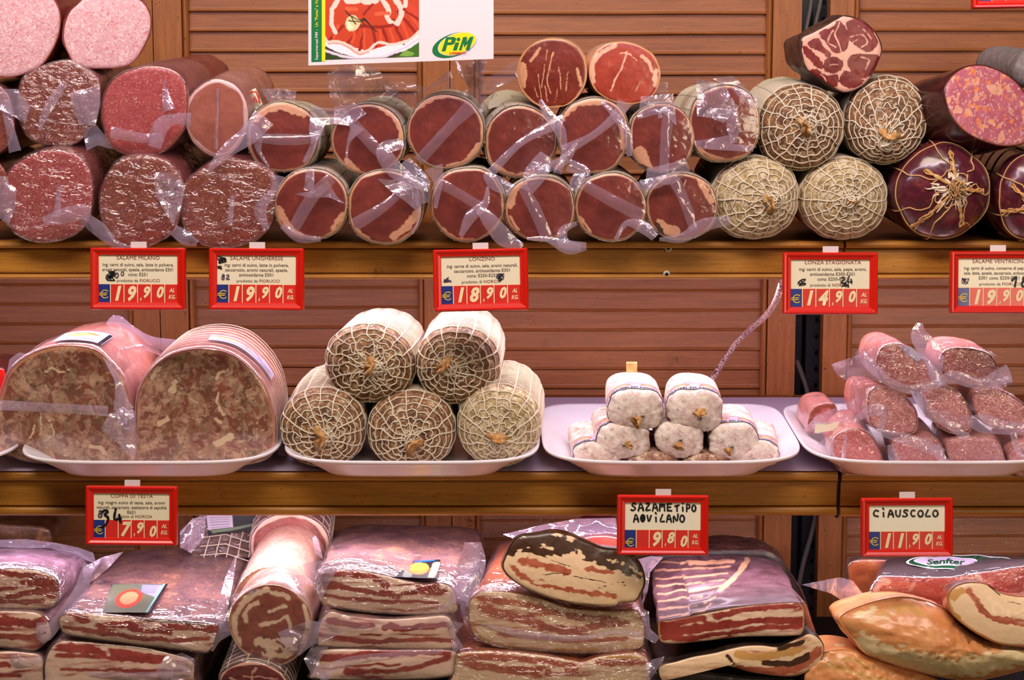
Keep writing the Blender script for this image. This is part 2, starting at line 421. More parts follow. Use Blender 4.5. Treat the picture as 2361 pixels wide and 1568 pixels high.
# casings -----------------------------------------------------------
def skin(name, cols, sc=60, rough=.6, coat=0, bs=.5, spots=None, stretch=(1, 1, 1), dist=.6):
    t = NT(name); R, G, B = t.mask()
    n = t.noise(sc, 7, .68, dist, t.coord(stretch))
    k = len(cols); c = t.ramp(n, [(.28 + .44 * i / (k - 1), lin(q)) for i, q in enumerate(cols)])
    if spots:
        for col, s, a, b_, f in spots:
            c = t.mix(t.math('MULTIPLY', t.ramp(t.noise(s, 6, .72, .4), [(a, 0.), (b_, 1.)]), f), c, lin(col))
    return t, c, n, rough, coat, bs
def skinm(*a, **k):
    t, c, n, rough, coat, bs = skin(*a, **k)
    return t.fin(c, rough, t.bump(n, bs, .001), coat=coat, coat_rough=.15)
M['moldy'] = skinm('mould_brown_skin', [(44, 26, 18), (92, 56, 32), (136, 94, 54), (190, 164, 122)], 85, .7, bs=.9,
                   spots=[((218, 204, 172), 210, .52, .62, .8), ((44, 28, 24), 130, .60, .68, .8), ((196, 130, 54), 50, .58, .68, .5)])
M['moldy_g'] = skinm('mould_green_skin', [(80, 58, 34), (134, 106, 62), (172, 148, 98), (204, 188, 146)], 85, .7, bs=.9,
                     spots=[((220, 208, 176), 190, .46, .58, .8), ((70, 50, 34), 130, .60, .68, .7), ((190, 140, 60), 50, .60, .70, .5)])
M['white'] = skinm('white_bloom_skin', [(140, 96, 92), (204, 180, 170), (230, 216, 204), (242, 232, 222)], 95, .8, bs=.8,
                   spots=[((128, 74, 70), 120, .58, .68, .75), ((150, 118, 84), 300, .6, .68, .6)])
M['white_d'] = skinm('brown_bloom_skin', [(90, 52, 42), (130, 84, 66), (176, 142, 118), (220, 206, 186)], 120, .8, bs=.8, stretch=(1, 1, 1),
                     spots=[((222, 208, 188), 150, .54, .62, .8)])
M['case_red'] = skinm('salami_casing', [(110, 40, 36), (140, 58, 52), (166, 84, 76)], 70, .4, .4, spots=[((206, 150, 130), 300, .60, .68, .5)])
M['case_brn'] = skinm('netted_casing', [(50, 32, 20), (96, 66, 42), (146, 112, 76)], 90, .45, .5, spots=[((210, 186, 140), 240, .56, .64, .6)])
M['case_fat'] = skinm('fat_casing', [(206, 140, 110), (232, 180, 150), (244, 212, 190)], 60, .4, .5)
M['case_pink'] = skinm('pink_casing', [(164, 96, 86), (194, 126, 112), (226, 176, 164)], 60, .35, .6)
M['case_dark'] = skinm('dark_casing', [(44, 14, 16), (66, 22, 24), (98, 40, 34)], 40, .3, .7, spots=[((206, 110, 50), 45, .66, .74, .5)])
M['case_purple'] = skinm('purple_casing', [(54, 16, 26), (86, 28, 42), (116, 48, 60)], 30, .28, .8, spots=[((150, 70, 40), 60, .58, .68, .6), ((226, 200, 170), 150, .66, .72, .8)])
M['case_coppa'] = skinm('coppa_skin', [(40, 24, 26), (78, 44, 40), (120, 84, 66)], 110, .5, .3, spots=[((206, 156, 100), 180, .60, .68, .7)])
M['case_grey'] = skinm('grey_bloom_skin', [(110, 100, 108), (150, 138, 142), (180, 168, 168)], 110, .7)
M['crust'] = skinm('pepper_crust', [(76, 44, 42), (122, 84, 82), (160, 112, 96), (212, 150, 104)], 34, .5, .3, bs=.7,
                   spots=[((50, 38, 34), 420, .52, .60, .8), ((226, 170, 120), 60, .58, .70, .6), ((140, 44, 34), 40, .62, .70, .6)])
M['ribs'] = skinm('rib_crust', [(60, 34, 40), (98, 62, 76), (140, 104, 122), (190, 156, 150)], 60, .5, .3, bs=.7, stretch=(.5, .6, 3),
                  spots=[((214, 164, 96), 260, .58, .66, .7), ((40, 22, 20), 60, .64, .70, .8)])
M['smoke'] = skinm('smoked_rind', [(46, 24, 12), (86, 52, 30), (128, 86, 54), (150, 118, 84)], 50, .4, .5, bs=.6)
M['amber'] = skinm('amber_rind', [(120, 50, 16), (166, 82, 30), (202, 120, 54)], 50, .35, .6, bs=.6, spots=[((70, 34, 16), 80, .62, .70, .7)])
M['jowl'] = skinm('peppered_jowl', [(206, 140, 78), (230, 176, 118), (240, 204, 154), (246, 222, 180)], 45, .45, .3, bs=.5,
                  spots=[((214, 92, 34), 110, .55, .68, .65), ((90, 60, 40), 380, .64, .70, .7), ((170, 120, 60), 60, .60, .72, .6)])
M['jowlfat'] = skinm('jowl_fat', [(224, 190, 140), (240, 214, 168), (246, 228, 190)], 35, .4, .3, bs=.3, spots=[((120, 80, 50), 420, .69, .73, .6), ((206, 150, 100), 30, .56, .7, .5)])
M['darkrind'] = skinm('black_rind', [(16, 10, 8), (38, 24, 18), (74, 48, 32)], 60, .45, .4, bs=.7)
M['paper_tail'] = skinm('dry_skin_tail', [(150, 96, 46), (200, 148, 84), (232, 198, 140)], 140, .6, bs=.8)
M['white_tuft'] = skinm('white_tuft', [(214, 190, 160), (240, 228, 206)], 200, .7)
M['netted_roll'] = skinm('netted_roll_skin', [(120, 60, 56), (156, 96, 96), (186, 136, 140)], 50, .3, .6)
t = NT('print'); a = t.n('ShaderNodeAttribute', attribute_name='mask')
M['print'] = t.fin(a.outputs['Color'], .35, coat=.3)

M['dkgreen'] = plain('label_green', (16, 74, 44), .3, coat=.6)
M['film_lilac'] = plain('lilac_label', (196, 180, 206), .3, coat=.6)
M['red_pkg'] = plain('red_package', (206, 30, 24), .3, coat=.6)
# ------------------------------------------------------------------ builders
def toPX(V):
    r = np.asarray(V) - CAM
    z = r[:, 1] * cp - r[:, 2] * sp; y = r[:, 1] * sp + r[:, 2] * cp
    return np.stack([1180.5 + FPX * r[:, 0] / z, 784.0 - FPX * y / z], 1)
def cvals(rgb): return lin(rgb)[:3]
def paintc(xy, base, items, warp=0.0, wsc=.05, soft=.8, seed=0):
    st = []
    out = np.tile(np.array(cvals(base)), (len(xy), 1))
    w = xy + (warp * np.stack([fbm(xy * wsc, seed), fbm(xy * wsc + 31, seed + 4)], 1) if warp else 0)
    for rgb, wd, pts in items:
        if wd == 0: m = inside(w, pts).astype(float)
        else: m = 1 - sstep(wd - soft, wd + soft, dseg(w, cr_open(pts, len(pts) * 4) if len(pts) > 2 else pts))
        out = out * (1 - m[:, None]) + np.array(cvals(rgb)) * m[:, None]
    return out

def log(name, label, cat, front, Y, face, body, yaw=0, pitch=3, L=.2, base=(0, 0, 0), strokes=(), rim=(0, 6), warp=4, wsc=.05,
        wrap=None, wamp=.0012, wlen=.5, back=None, Yb=None, taper=.96, seed=1, na=150, nr=34, nb=14, bamp=.0015, bsc=45, group=None, bstrokes=None,
        disp=None, dome=.002, swell=.02, net=None, fdisp=.0004, endcap=True, bmaskbase=(0, 0, 0), bodyname='casing', facename='cut_face', rimB=0.0, wexp=1.0, frag=.35, strata=0.0):
    front = np.asarray(front, float)
    ring = cr_closed(front, na); c = ring.mean(0)
    O = PY([c], Y)[0]; n = axis(yaw, pitch); R3 = PPL(ring, O, n)
    low = R3[R3[:, 2].argmin()]
    r = root(name, label, cat, (O[0], O[1] + .01, low[2]), group)
    rad = R3 - O; rl = np.linalg.norm(rad, axis=1, keepdims=True); rn = rad / rl
    # cut face
    ks = np.linspace(0, 1, nr + 1)[1:]
    V = [O - n * dome]; XY = [c]; E = [np.array([1e3])]
    for k in ks:
        p = O + rad * k; h = -dome * (1 - k ** 2) + (.0012 * sstep(.93, 1.0, k))
        nz = fdisp * fbm(p * 150, seed + 2, 2)[:, None]
        V.append(p + n * h + n * nz * (k < .99)); XY.append(c + (ring - c) * k); E.append((1 - k) * np.linalg.norm(ring - c, axis=1))
    V[0] = V[0][None]; XY[0] = XY[0][None]
    V = np.concatenate(V); XY = np.concatenate(XY); E = np.concatenate(E)
    m = paint(XY, base, strokes, warp, wsc, seed=seed, rag=frag)
    if strata:
        st = fbm(np.stack([XY[:, 0] * .012, XY[:, 1] * .13 + fbm(XY * .02, seed) * .8], 1), seed + 40, 3)
        m[:, 0] = np.clip(m[:, 0] - strata * np.maximum(0, st) * 1.6 + .25 * strata * np.maximum(0, -st), 0, 1)
    if rim[0] or rim[1]:
        ch, w = rim[0], rim[1]
        nn = 1 + .8 * fbm(XY * .03, seed + 7, 2)
        m[:, ch] = np.maximum(m[:, ch], 1 - sstep(w * .5, w * 1.1, E / np.maximum(nn, .3)))
    if rimB: m[:, 2] = np.maximum(m[:, 2], 1 - sstep(rimB * .3, rimB, E * (1 + .6 * fbm(XY * .06, seed + 3, 2))))
    F = [(0, 1 + (i + 1) % na, 1 + i) for i in range(na)]
    F += [tuple(1 + q for q in f[::-1]) for f in gridf(nr, na, False, True)]
    mesh(facename, V, F, M[face], r, masks=m)
    # body
    if back is not None:
        bring = cr_closed(np.asarray(back, float), na); B3 = PY(bring, Yb)
    else:
        B3 = O + n * L + rad * taper
    bc = B3.mean(0)
    fs = np.concatenate([[0, .004, .015], np.linspace(.04, 1, nb)]); rows = []
    for q, f in enumerate(fs):
        cc = O + (bc - O) * f; rr = (rad * (1 - f) + (B3 - bc) * f)
        sc = 1 + swell * math.sin(min(1, f * 1.0 + .02) * math.pi) + (.004 if q == 1 else .012 if q > 1 else 0)
        p = cc + rr * sc + np.array(n) * (.0012 if q == 0 else 0)
        if q > 0:
            a = bamp * min(1, f * 12)
            p = p + rn * (a * fbm(p * bsc, seed + 11, 3))[:, None]
            if disp is not None: p = p + disp(f, p, rn)
        rows.append(p)
    if endcap:
        for s, d in ((.93, .005), (.7, .010), (.3, .013)):
            rows.append(bc + (rows[-1 if s > .9 else -1] * 0 + B3 - bc) * s + n * d)
    V = np.concatenate(rows); nrw = len(rows)
    F = gridf(nrw, na, False, True) + [tuple(range((nrw - 1) * na, nrw * na))]
    bm = np.tile(np.array(bmaskbase, float), (len(V), 1))
    if bstrokes: bm = paint(toPX(V), bmaskbase, bstrokes, warp, wsc, seed=seed + 1, rag=frag)
    mesh(bodyname, V, F, M[body], r, masks=bm)
    if net:
        mb = MB(); sp_, nl, rr_ = net
        for f in np.arange(.03, .97, sp_):
            cc = O + (bc - O) * f; p = cc + (rad * (1 - f) + (B3 - bc) * f) * (1.035 + swell * math.sin(f * math.pi))
            p = p + n * (.0012 * fbm(p * 60, int(f * 999), 2))[:, None]
            mb.tube(p[::3], rr_, 4, closed=True)
        for i in range(nl):
            j = int(i * na / nl); ff = np.linspace(.0, .97, 14)
            p = np.array([O + (bc - O) * f + (rad[j] * (1 - f) + (B3 - bc)[j] * f) * (1.038 + swell * math.sin(f * math.pi)) for f in ff])
            mb.tube(p, rr_ * 1.1, 4)
        mb.obj('net', M['string'], r)
    if wrap:
        nw = 22; rows = [np.repeat((O - n * (dome + .002))[None], na, 0)]
        for k in np.linspace(.05, 1, nw):
            p = O + rad * k * 1.012
            h = -(dome * (1 - k ** 2) + .0018)
            nz = wamp * (np.abs(fbm(p * 105 * wexp, seed + 21, 3)) - .3) * (1 - .4 * (k > .97))
            rows.append(p + n * h - n * nz[:, None])
        for f in np.linspace(.015, wlen, 9):
            cc = O + (bc - O) * f; rr = (rad * (1 - f) + (B3 - bc) * f)
            p = cc + rr * (1.045 + swell * math.sin(f * math.pi))
            p = p + rn * (.5 * wamp * fbm(p * 90, seed + 5, 3) + bamp * fbm(p * bsc, seed + 11, 3) * min(1, f * 12))[:, None]
            if disp is not None: p = p + disp(f, p, rn)
            rows.append(p)
        mesh('plastic_wrap', np.concatenate(rows), gridf(len(rows), na, False, True), M[wrap], r)
    r_info[r.name] = (O, n, rad, bc, B3)
    return r
r_info = {}

def ribbon(parent, pts, Y, seed=0, mat='film', curl=.10, twist=.4, nu=26, nv=7, name='film_flap', amp=.0012):
    """pts: (x, y, width px, mm in front of Y)"""
    P = cr_open(np.array(pts, float), nu); c = PY(P[:, :2], Y - P[:, 3] * .001)
    s = pxsize(Y); T = np.gradient(P[:, :2], axis=0); T /= np.linalg.norm(T, axis=1)[:, None] + 1e-9
    S = np.stack([-T[:, 1], np.zeros(nu), -T[:, 0]], 1)
    tw = twist * vn(np.stack([np.linspace(0, 2.5, nu), np.full(nu, seed * 1.7)], 1), seed)
    dep = np.array([0, -1, .2]); rows = []
    for j in range(nv):
        v = j / (nv - 1) * 2 - 1
        w = P[:, 2] * s * .5
        side = S * (np.cos(tw) * w * v)[:, None] + dep * ((np.sin(tw) * v + curl * (1 - v * v) * 2) * w)[:, None]
        p = c + side
        rows.append(p + dep * (amp * fbm(p * 130, seed + 3, 2))[:, None])
    V = np.stack(rows, 1).reshape(-1, 3)
    return mesh(name, V, gridf(nu, nv), M[mat], parent)

def sheet(parent, poly, Y, seed=0, mat='film', amp=.006, sc=22, name='film_flap', tilt=0.0, nr=16, na=90, smooth=False):
    """a crumpled sheet of film with outline poly (px)"""
    poly = np.asarray(poly, float)
    ring = cr_closed(poly, na) if smooth else np.stack([np.interp(np.linspace(0, len(poly), na, endpoint=False), np.arange(len(poly) + 1), np.append(poly[:, k], poly[0, k])) for k in (0, 1)], 1)
    c = ring.mean(0); rows = []
    for k in np.linspace(.02, 1, nr):
        xy = c + (ring - c) * k
        h = amp * (np.abs(fbm(xy * .001 * sc * .6, seed, 2)) * 1.6 - .5) + tilt * (xy[:, 1] - c[1]) * .00045
        rows.append(PY(xy, Y - h))
    V = np.concatenate(rows); F = gridf(nr, na, False, True) + [tuple(range(na))]
    return mesh(name, V, F, M[mat], parent)

def text2d(s, size, shear=0., bold=0., align='CENTER', sx=1.0):
    cu = bpy.data.curves.new('t', 'FONT'); cu.body = s; cu.size = size; cu.shear = shear; cu.offset = bold * size
    cu.align_x = align; cu.resolution_u = 2
    o = bpy.data.objects.new('t', cu); COL.objects.link(o)
    me = bpy.data.meshes.new_from_object(o.evaluated_get(bpy.context.evaluated_depsgraph_get()))
    V = np.array([v.co[:2] for v in me.vertices]).reshape(-1, 2) * np.array([sx, 1]); F = [tuple(p.vertices) for p in me.polygons]
    bpy.data.objects.remove(o); bpy.data.curves.remove(cu); bpy.data.meshes.remove(me)
    return V, F
# hand lettering: strokes in a 0..1 box (y up)
def arc(cx, cy, rx, ry, a0, a1, n=10): return [(cx + rx * math.cos(math.radians(a)), cy + ry * math.sin(math.radians(a))) for a in np.linspace(a0, a1, n)]
GL = {
 'C': [arc(.55, .5, .42, .45, 60, 300)], 'c': [[(.9, .85), (.45, .95), (.12, .6), (.25, .2), (.85, .08)]],
 'i': [[(.5, .62), (.55, .05)], [(.42, 1.25), (.55, 1.12)]], 'A': [[(.05, 0), (.3, .85), (.5, .95), (.75, .6), (.95, 0)], [(.2, .38), (.8, .36)]],
 'U': [[(.1, .9), (.1, .4), (.4, .03), (.75, .2), (.85, .95)]], 'S': [[(.85, .9), (.4, .98), (.2, .72), (.6, .5), (.75, .25), (.4, .02), (.02, .1)]],
 'O': [arc(.5, .45, .42, .45, 0, 360, 14)], 'L': [[(.5, .98), (.1, .1), (.85, .06)]], 'Z': [[(.2, .95), (.75, .98), (.1, .1), (.85, .1)]],
 'M': [[(.05, 0), (.1, .9), (.5, .5), (.85, .95), (.95, 0)], [(.1, .9), (.9, .86)]], 'E': [[(.15, .95), (.2, .02)], [(.15, .92), (.85, .95)], [(.18, .5), (.7, .5)], [(.2, .04), (.9, .0)]],
 'T': [[(.0, .75), (.9, .88)], [(.45, .8), (.5, .02)]], 'P': [[(.15, .0), (.2, .95), (.75, .9), (.75, .5), (.2, .42)]],
 'Q': [arc(.5, .5, .38, .46, 0, 360, 14), [(.2, .55), (.8, .5)], [(.5, .9), (.52, .1)]], 'N': [[(.1, 0), (.12, .85), (.75, .1), (.98, 1.05)]], 'V': [[(.1, .85), (.4, .05), (.85, .85)]],
 '3': [[(.1, .8), (.4, 1), (.75, .85), (.4, .6), (.85, .35), (.7, -.2), (.25, -.5)]], '4': [[(.3, 1.1), (.25, .25), (.95, .3)], [(.75, .6), (.95, .0)]],
 '0': [arc(.5, .5, .38, .46, 0, 360, 12)], '2': [[(.1, .8), (.5, .95), (.7, .6), (.1, .1), (.9, .05)]], '6': [[(.7, 1.0), (.25, .5), (.3, .1), (.75, .1), (.7, .5), (.3, .45)]],
 '1': [[(.1, .6), (.6, 1.), (.55, 0)]], '8': [arc(.5, .75, .25, .25, 0, 360, 10), arc(.5, .25, .33, .28, 0, 360, 10)], ' ': []}
def strokes_mesh(mb, polys, w, y):
    for pl in polys:
        P = cr_open(np.array(pl, float), max(8, len(pl) * 4)); T = np.gradient(P, axis=0); T /= np.linalg.norm(T, axis=1)[:, None] + 1e-9
        N = np.stack([-T[:, 1], T[:, 0]], 1); ww = w * (.9 + .2 * vn(P * 800, 3))
        A, B = P + N * ww[:, None], P - N * ww[:, None]
        V = np.concatenate([np.stack([q[:, 0], np.full(len(q), y), q[:, 1]], 1) for q in (A, B)]); m = len(P)
        mb.add(V, [(k, k + 1, m + k + 1, m + k) for k in range(m - 1)])
        for e in (P[0], P[-1]):
            t = np.linspace(0, 2 * math.pi, 9)[:-1]
            mb.add([(e[0] + w * math.cos(a), y, e[1] + w * math.sin(a)) for a in t], [tuple(range(8))])
def hand(mb, s, x, z, h, w, adv, y, slant=.0):
    for ch in s:
        strokes_mesh(mb, [[(x + px * adv * .78 + slant * pz * h, z + pz * h) for px, pz in pl] for pl in GL[ch]], w, y); x += adv
    return x

def price_tag(label, cx, cy, rot, Y, title, body, maker, price, scribbles=(), handt=None, clip=True, W=217, H=142, dx=0, eurodrop=0, cardmat='card'):
    s = pxsize(Y); o = PY([(cx, cy)], Y)[0]
    r = root('price_tag', label, 'price tag', o, 'red price tags clipped along the shelf edges', (math.radians(-5), math.radians(-rot), 0))
    w, h = W / 2, H / 2
    def U(p): return np.array([(x * s, y, z * s) for x, y, z in p])
    # frame ring: (inset px, y depth)
    prof = [(0, .004), (0, -.001), (1.2, -.003), (3, -.0038), (7, -.0036), (12, -.0022), (17, -.0016), (18.5, -.0006), (18.5, .002)]
    V = []; ins = [(-1, -1), (1, -1), (1, 1), (-1, 1)]
    for d, y in prof:
        rr = max(1.0, 4 - d * .4)
        for qx, qz in ins:
            for a in np.linspace(0, math.pi / 2, 4):
                a0 = {(-1, -1): math.pi, (1, -1): 1.5 * math.pi, (1, 1): 0, (-1, 1): .5 * math.pi}[(qx, qz)] + a
                V.append(((qx * (w - d - rr) + rr * math.cos(a0)), y, (qz * (h - d * .93 - rr) + rr * math.sin(a0))))
    mesh('frame', U(V), gridf(len(prof), 16, False, True), M['red'], r, smooth=False, local=True)
    b = MB().box((-(w - 2) * s, .001, -(h - 2) * s), ((w - 2) * s, .0038, (h - 2) * s)); b.obj('back_plate', M['red'], r, local=True, smooth=False)
    iw, ih = w - 18, h - 17
    zs = -ih + 43
    MB().box((-iw * s, .0002, zs * s), (iw * s, .0008, ih * s)).obj('card', M[cardmat], r, local=True, smooth=False)
    MB().box((-iw * s, .0002, -ih * s), (iw * s, .0006, zs * s)).obj('price_strip', M['digit'], r, local=True, smooth=False)
    y = -.0001
    MB().box((-iw * s, y, -ih * s), ((-iw + 26) * s, .0004, (zs - 1.5) * s)).obj('currency_panel', M['euro'], r, local=True, smooth=False)
    pw = (2 * iw - 26) / 5
    e = MB(); ex, ez = -iw + 15, -ih + 19 - eurodrop
    strokes_mesh(e, [[((ex + 9 * math.cos(t)) * s, (ez + 9 * math.sin(t)) * s) for t in np.linspace(.8, 2 * math.pi - .8, 14)],
                     [((ex - 13) * s, (ez + 2) * s), ((ex + 4) * s, (ez + 2) * s)], [((ex - 13) * s, (ez - 2) * s), ((ex + 3) * s, (ez - 2) * s)]], 1.0 * s, y - .0002)
    e.obj('euro_sign', M['yellow'], r, local=True)
    for k in range(5):
        x0 = -iw + 26 + k * pw + 2.2
        p = MB().box((x0 * s, y, -ih * s), ((x0 + pw - 2.2) * s, .0004, (zs - 1.5) * s)).obj('digit_panel', M['redp'], r, local=True, smooth=False)
        ch = price[k]
        if ch == ' ': continue
        tb = MB(); xm = x0 + pw / 2 - 1
        if ch == 'kg':
            for tx, zz in (('AL', 24), ('KG.', 9)):
                V2, F2 = text2d(tx, 12.5 * s, .25, .025, 'CENTER', .8); tb.add([(a + (xm + 1) * s, y - .0002, q + (-ih + zz) * s) for a, q in V2], F2)
        else:
            big = k < 2; V2, F2 = text2d(ch[-1], (45 if big else 35) * s, .25, .04, 'CENTER', .86)
            tb.add([(a + (xm - (1 if big else -3)) * s, y - .0002, q + (-ih + (5.5 if big else (4 if (k == 3 and eurodrop) else 12))) * s) for a, q in V2], F2)
            if ch[0] == '.': strokes_mesh(tb, [[((x0 + 6) * s, (-ih + 5) * s), ((x0 + 7) * s, (-ih + 10) * s)]], 1.3 * s, y - .0002)
        tb.obj('price_digit', M['digit'], p, local=True)
    if title:
        tb = MB(); V2, F2 = text2d(title, 11.6 * s, 0, 0, 'CENTER', 1.12); tb.add([(a + dx * s, -.0001, q + (ih - 10) * s) for a, q in V2], F2)
        if maker:
            V2, F2 = text2d(maker[1], 9.5 * s, 0, 0, 'LEFT', 1.1); tb.add([(a + (maker[2]) * s, -.0001, q + (zs + 4) * s) for a, q in V2], F2)
        tb.obj('title_lettering', M['inkred'], r, local=True)
        tb = MB()
        for k, ln in enumerate(body):
            V2, F2 = text2d(ln, 10.6 * s, 0, .006, 'CENTER', 1.0); V2 = V2 * [min(1, 162 * s / (np.ptp(V2[:, 0]) + 1e-9)), 1]; tb.add([(a + dx * s, -.0001, q + (ih - 25 - 11.2 * k) * s) for a, q in V2], F2)
        if maker:
            V2, F2 = text2d(maker[0], 9.5 * s, 0, .0, 'RIGHT', 1.04); tb.add([(a + (maker[2] - 3) * s, -.0001, q + (zs + 4) * s) for a, q in V2], F2)
        tb.obj('ingredient_lettering', M['ink'], r, local=True)
    if handt:
        tb = MB()
        for (tx, x, z, hh, adv, wd) in handt: hand(tb, tx, x * s, z * s, hh * s, wd * s, adv * s, -.0003)
        tb.obj('handwriting', M['marker'], r, local=True)
    rnd = random.Random(cx)
    for k, (x, z, sz, mat, txt) in enumerate(scribbles):
        tb = MB()
        if txt: hand(tb, txt, (x - sz) * s, (z - sz * .5) * s, sz * s, sz * .11 * s, sz * s, -.0005, .1)
        else:
            pts = [((x + sz * rnd.uniform(-.6, .6)) * s, (z + sz * .8 * rnd.uniform(-.6, .6)) * s) for _ in range(16)]
            strokes_mesh(tb, [pts], sz * .06 * s, -.0004)
        tb.obj('scribble', M[mat], r, local=True)
    if clip:
        mb = MB(); mb.box((-17 * s, .001, (h - 4) * s), (19 * s, .0022, (h + 14) * s)); mb.obj('hanging_clip', M['clip'], r, local=True, smooth=False)
    return r
price_tag.count = 0

def netted(label, cx, cy, rx, ry, Y, kx, ky, skin_='moldy', yaw=0, pitch=3, L=.2, seed=1, nl=15, group=None, name='netted_pork_loin', cat='cured meat',
           sq=2.1, net=True, rings=(.20, .35, .50, .65, .79, .92, 1.03), smat='string', srad=.00074, folds=0, dome=.62, wig=.75, rstep=.0056, tail='paper_tail', clipm=False,
           taildir=(0, -1), tails=1.0, knot=True, stubtop=False, amp=.03):
    s = pxsize(Y); O = PY([(cx, cy)], Y)[0]; a = axis(yaw, pitch)
    u = np.cross(a, [0, 0, 1.]); u /= np.linalg.norm(u); v = np.cross(u, a)
    RX, RY = rx * s, ry * s; R = (RX + RY) / 2; D = dome * R
    tip = u * (kx - cx) * s - v * (ky - cy) * s
    def surf(q, th, off=0.0):
        q = np.asarray(q, float); th = np.asarray(th, float); q, th = np.broadcast_arrays(q, th)
        rho = np.minimum(q, 1.0); w = D * (1 - np.maximum(0, 1 - rho ** 2.3) ** (1 / 2.0)) - D + np.maximum(q - 1, 0) * R
        qe = (L / R) + 1
        endk = np.where(q > qe - .5, np.sqrt(np.maximum(0.02, 1 - np.clip((q - qe + .5) / .52, 0, 1) ** 2)), 1.)
        c_, s_ = np.cos(th), np.sin(th)
        k = (np.abs(c_) ** sq + np.abs(s_) ** sq) ** (-1 / sq)
        k = k * (1 + amp * vn(np.stack([c_ * 1.5 + seed * 2.3, s_ * 1.5, np.full_like(c_, 1) * (w / R) * .6], -1).reshape(-1, 3), seed).reshape(c_.shape))
        bulge = 0
        if net: bulge = .022 * R * (np.abs(np.sin(nl * th / 2)) - .6) * sstep(.1, .5, rho)
        if folds: bulge = .075 * R * vn(np.stack([c_ * 4.5 + seed, s_ * 4.5, q * 1.1], -1).reshape(-1, 3), seed + 4).reshape(c_.shape) * sstep(.12, .35, rho) * (1 - sstep(1.0, 1.6, q))
        rr = rho * endk
        nrm = (u[None] * c_[..., None] + v[None] * s_[..., None])
        out = O + a * w[..., None] + tip * ((1 - rho) ** 1.3)[..., None] + (u * (RX * k * c_ * rr)[..., None] + v * (RY * k * s_ * rr)[..., None]) + nrm * (bulge + off * np.minimum(1, rho * 1.6))[..., None] if True else 0
        out = out - a * (off * (1 - rho ** 3))[..., None]
        return out
    bot = surf(np.array([1.0]), np.array([-math.pi / 2]))[0]
    r = root(name, label, cat, (O[0], O[1], bot[2]), group)
    na = 120 if not folds else 96; qs = np.concatenate([np.linspace(0.0, 1, 22), np.linspace(1.08, L / R + 1.02, 18)])
    TH = np.arange(na) * 2 * math.pi / na
    V = surf(qs[:, None], TH[None, :])
    V = V.reshape(-1, 3)
    dz = fbm(V * 150, seed, 3) * .0006
    V = V + dz[:, None] * (V - O) / (np.linalg.norm(V - O, axis=1)[:, None] + 1e-9)
    mesh('casing', V, gridf(len(qs), na, False, True) + [tuple(range((len(qs) - 1) * na, len(qs) * na))], M[skin_], r, masks=np.zeros((len(V), 3)))
    rs = random.Random(seed)
    if net:
        mb = MB(); t = np.linspace(0, 2 * math.pi, 97)[:-1]
        for j, q in enumerate(rings):
            am = wig * (.028 * (1 - q) + .005)
            qq = q + am * vn(np.stack([np.cos(t) * 3 + seed, np.sin(t) * 3 + j], 1), seed + j) * 1.6 + wig * (1 - q) * .045 * np.cos(nl * t + j)
            mb.tube(surf(np.clip(qq, .04, 1.2), t, .0006), srad, 5, closed=True)
        q = 1.0 + rstep / R
        while q < L / R + .9:
            mb.tube(surf(q + .004 * vn(np.stack([np.cos(t) * 3, np.sin(t) * 3 + q * 50], 1), seed), t, .0005)[::2], srad * .85, 4, closed=True); q += rstep / R
        for i in range(nl):
            qq = np.linspace(.03, L / R + .9, 60); th0 = i * 2 * math.pi / nl
            th = th0 + wig * .35 * (1 - np.minimum(qq, 1)) ** 1.3 * vn(np.stack([qq * 6, np.full(60, i * 3.7)], 1), seed + 30) * 1.6
            mb.tube(surf(qq, th, .0007), srad * (1.15 if i % 2 else .95), 5)
        mb.obj('net', M[smat], r)
    T = surf(np.array([0.0]), np.array([0.0]))[0]
    if knot and net:
        mb = MB()
        for k in range(14):
            c0 = T - a * rs.uniform(.000, .004) + (u * rs.uniform(-1, 1) + v * rs.uniform(-1, 1)) * .08 * R
            ph = rs.uniform(0, 6); rr = rs.uniform(.06, .17) * R; t = np.linspace(0, 2 * math.pi, 15)[:-1]
            e1 = u * math.cos(ph) + v * math.sin(ph); e2 = (v * math.cos(ph) - u * math.sin(ph)) * rs.uniform(.3, .9) - a * rs.uniform(.1, .6)
            mb.tube(c0 + rr * (np.cos(t)[:, None] * e1 + np.sin(t)[:, None] * e2), srad * 1.0, 5, closed=True)
        mb.obj('string_knot', M[smat], r)
    if tail:
        nn, mm = 9, 22; rows = []; td = u * taildir[0] + v * taildir[1]
        ln = (.25 if not folds else .46) * R * tails
        dirv = (td * .8 - a * .75); dirv /= np.linalg.norm(dirv); s1 = np.cross(dirv, a); s1 /= np.linalg.norm(s1); s2 = np.cross(s1, dirv)
        for i in range(nn):
            f = i / (nn - 1); w_ = (.05 + .17 * f ** 1.2) * R * tails; t = np.arange(mm) * 2 * math.pi / mm
            k = 1 + .35 * f * np.cos(5 * t + seed) + .3 * f * vn(np.stack([np.cos(t) * 2, np.sin(t) * 2 + seed], 1), seed)
            p = T + a * .001 + dirv * (ln * f) + s1 * (w_ * k * np.cos(t))[:, None] + s2 * (w_ * .6 * k * np.sin(t))[:, None]
            p = p + dirv * (f * .06 * R * np.sin(4 * t + seed))[:, None]
            rows.append(p)
        rows.append(T + dirv * (ln * .55) + 0 * rows[-1])
        mesh('skin_tail', np.concatenate(rows), gridf(nn + 1, mm, False, True), M[tail], r)
    if clipm:
        mb = MB(); t = np.linspace(0, 2 * math.pi, 17)[:-1]
        for k in range(3): mb.tube(T + a * (.0005 - .0012 * k) + .085 * R * (np.cos(t)[:, None] * u + np.sin(t)[:, None] * v), .0005, 5, closed=True)
        mb.obj('metal_clip', M['metal'], r)
    r_surf[r.name] = (surf, R, L)
    return r
r_surf = {}
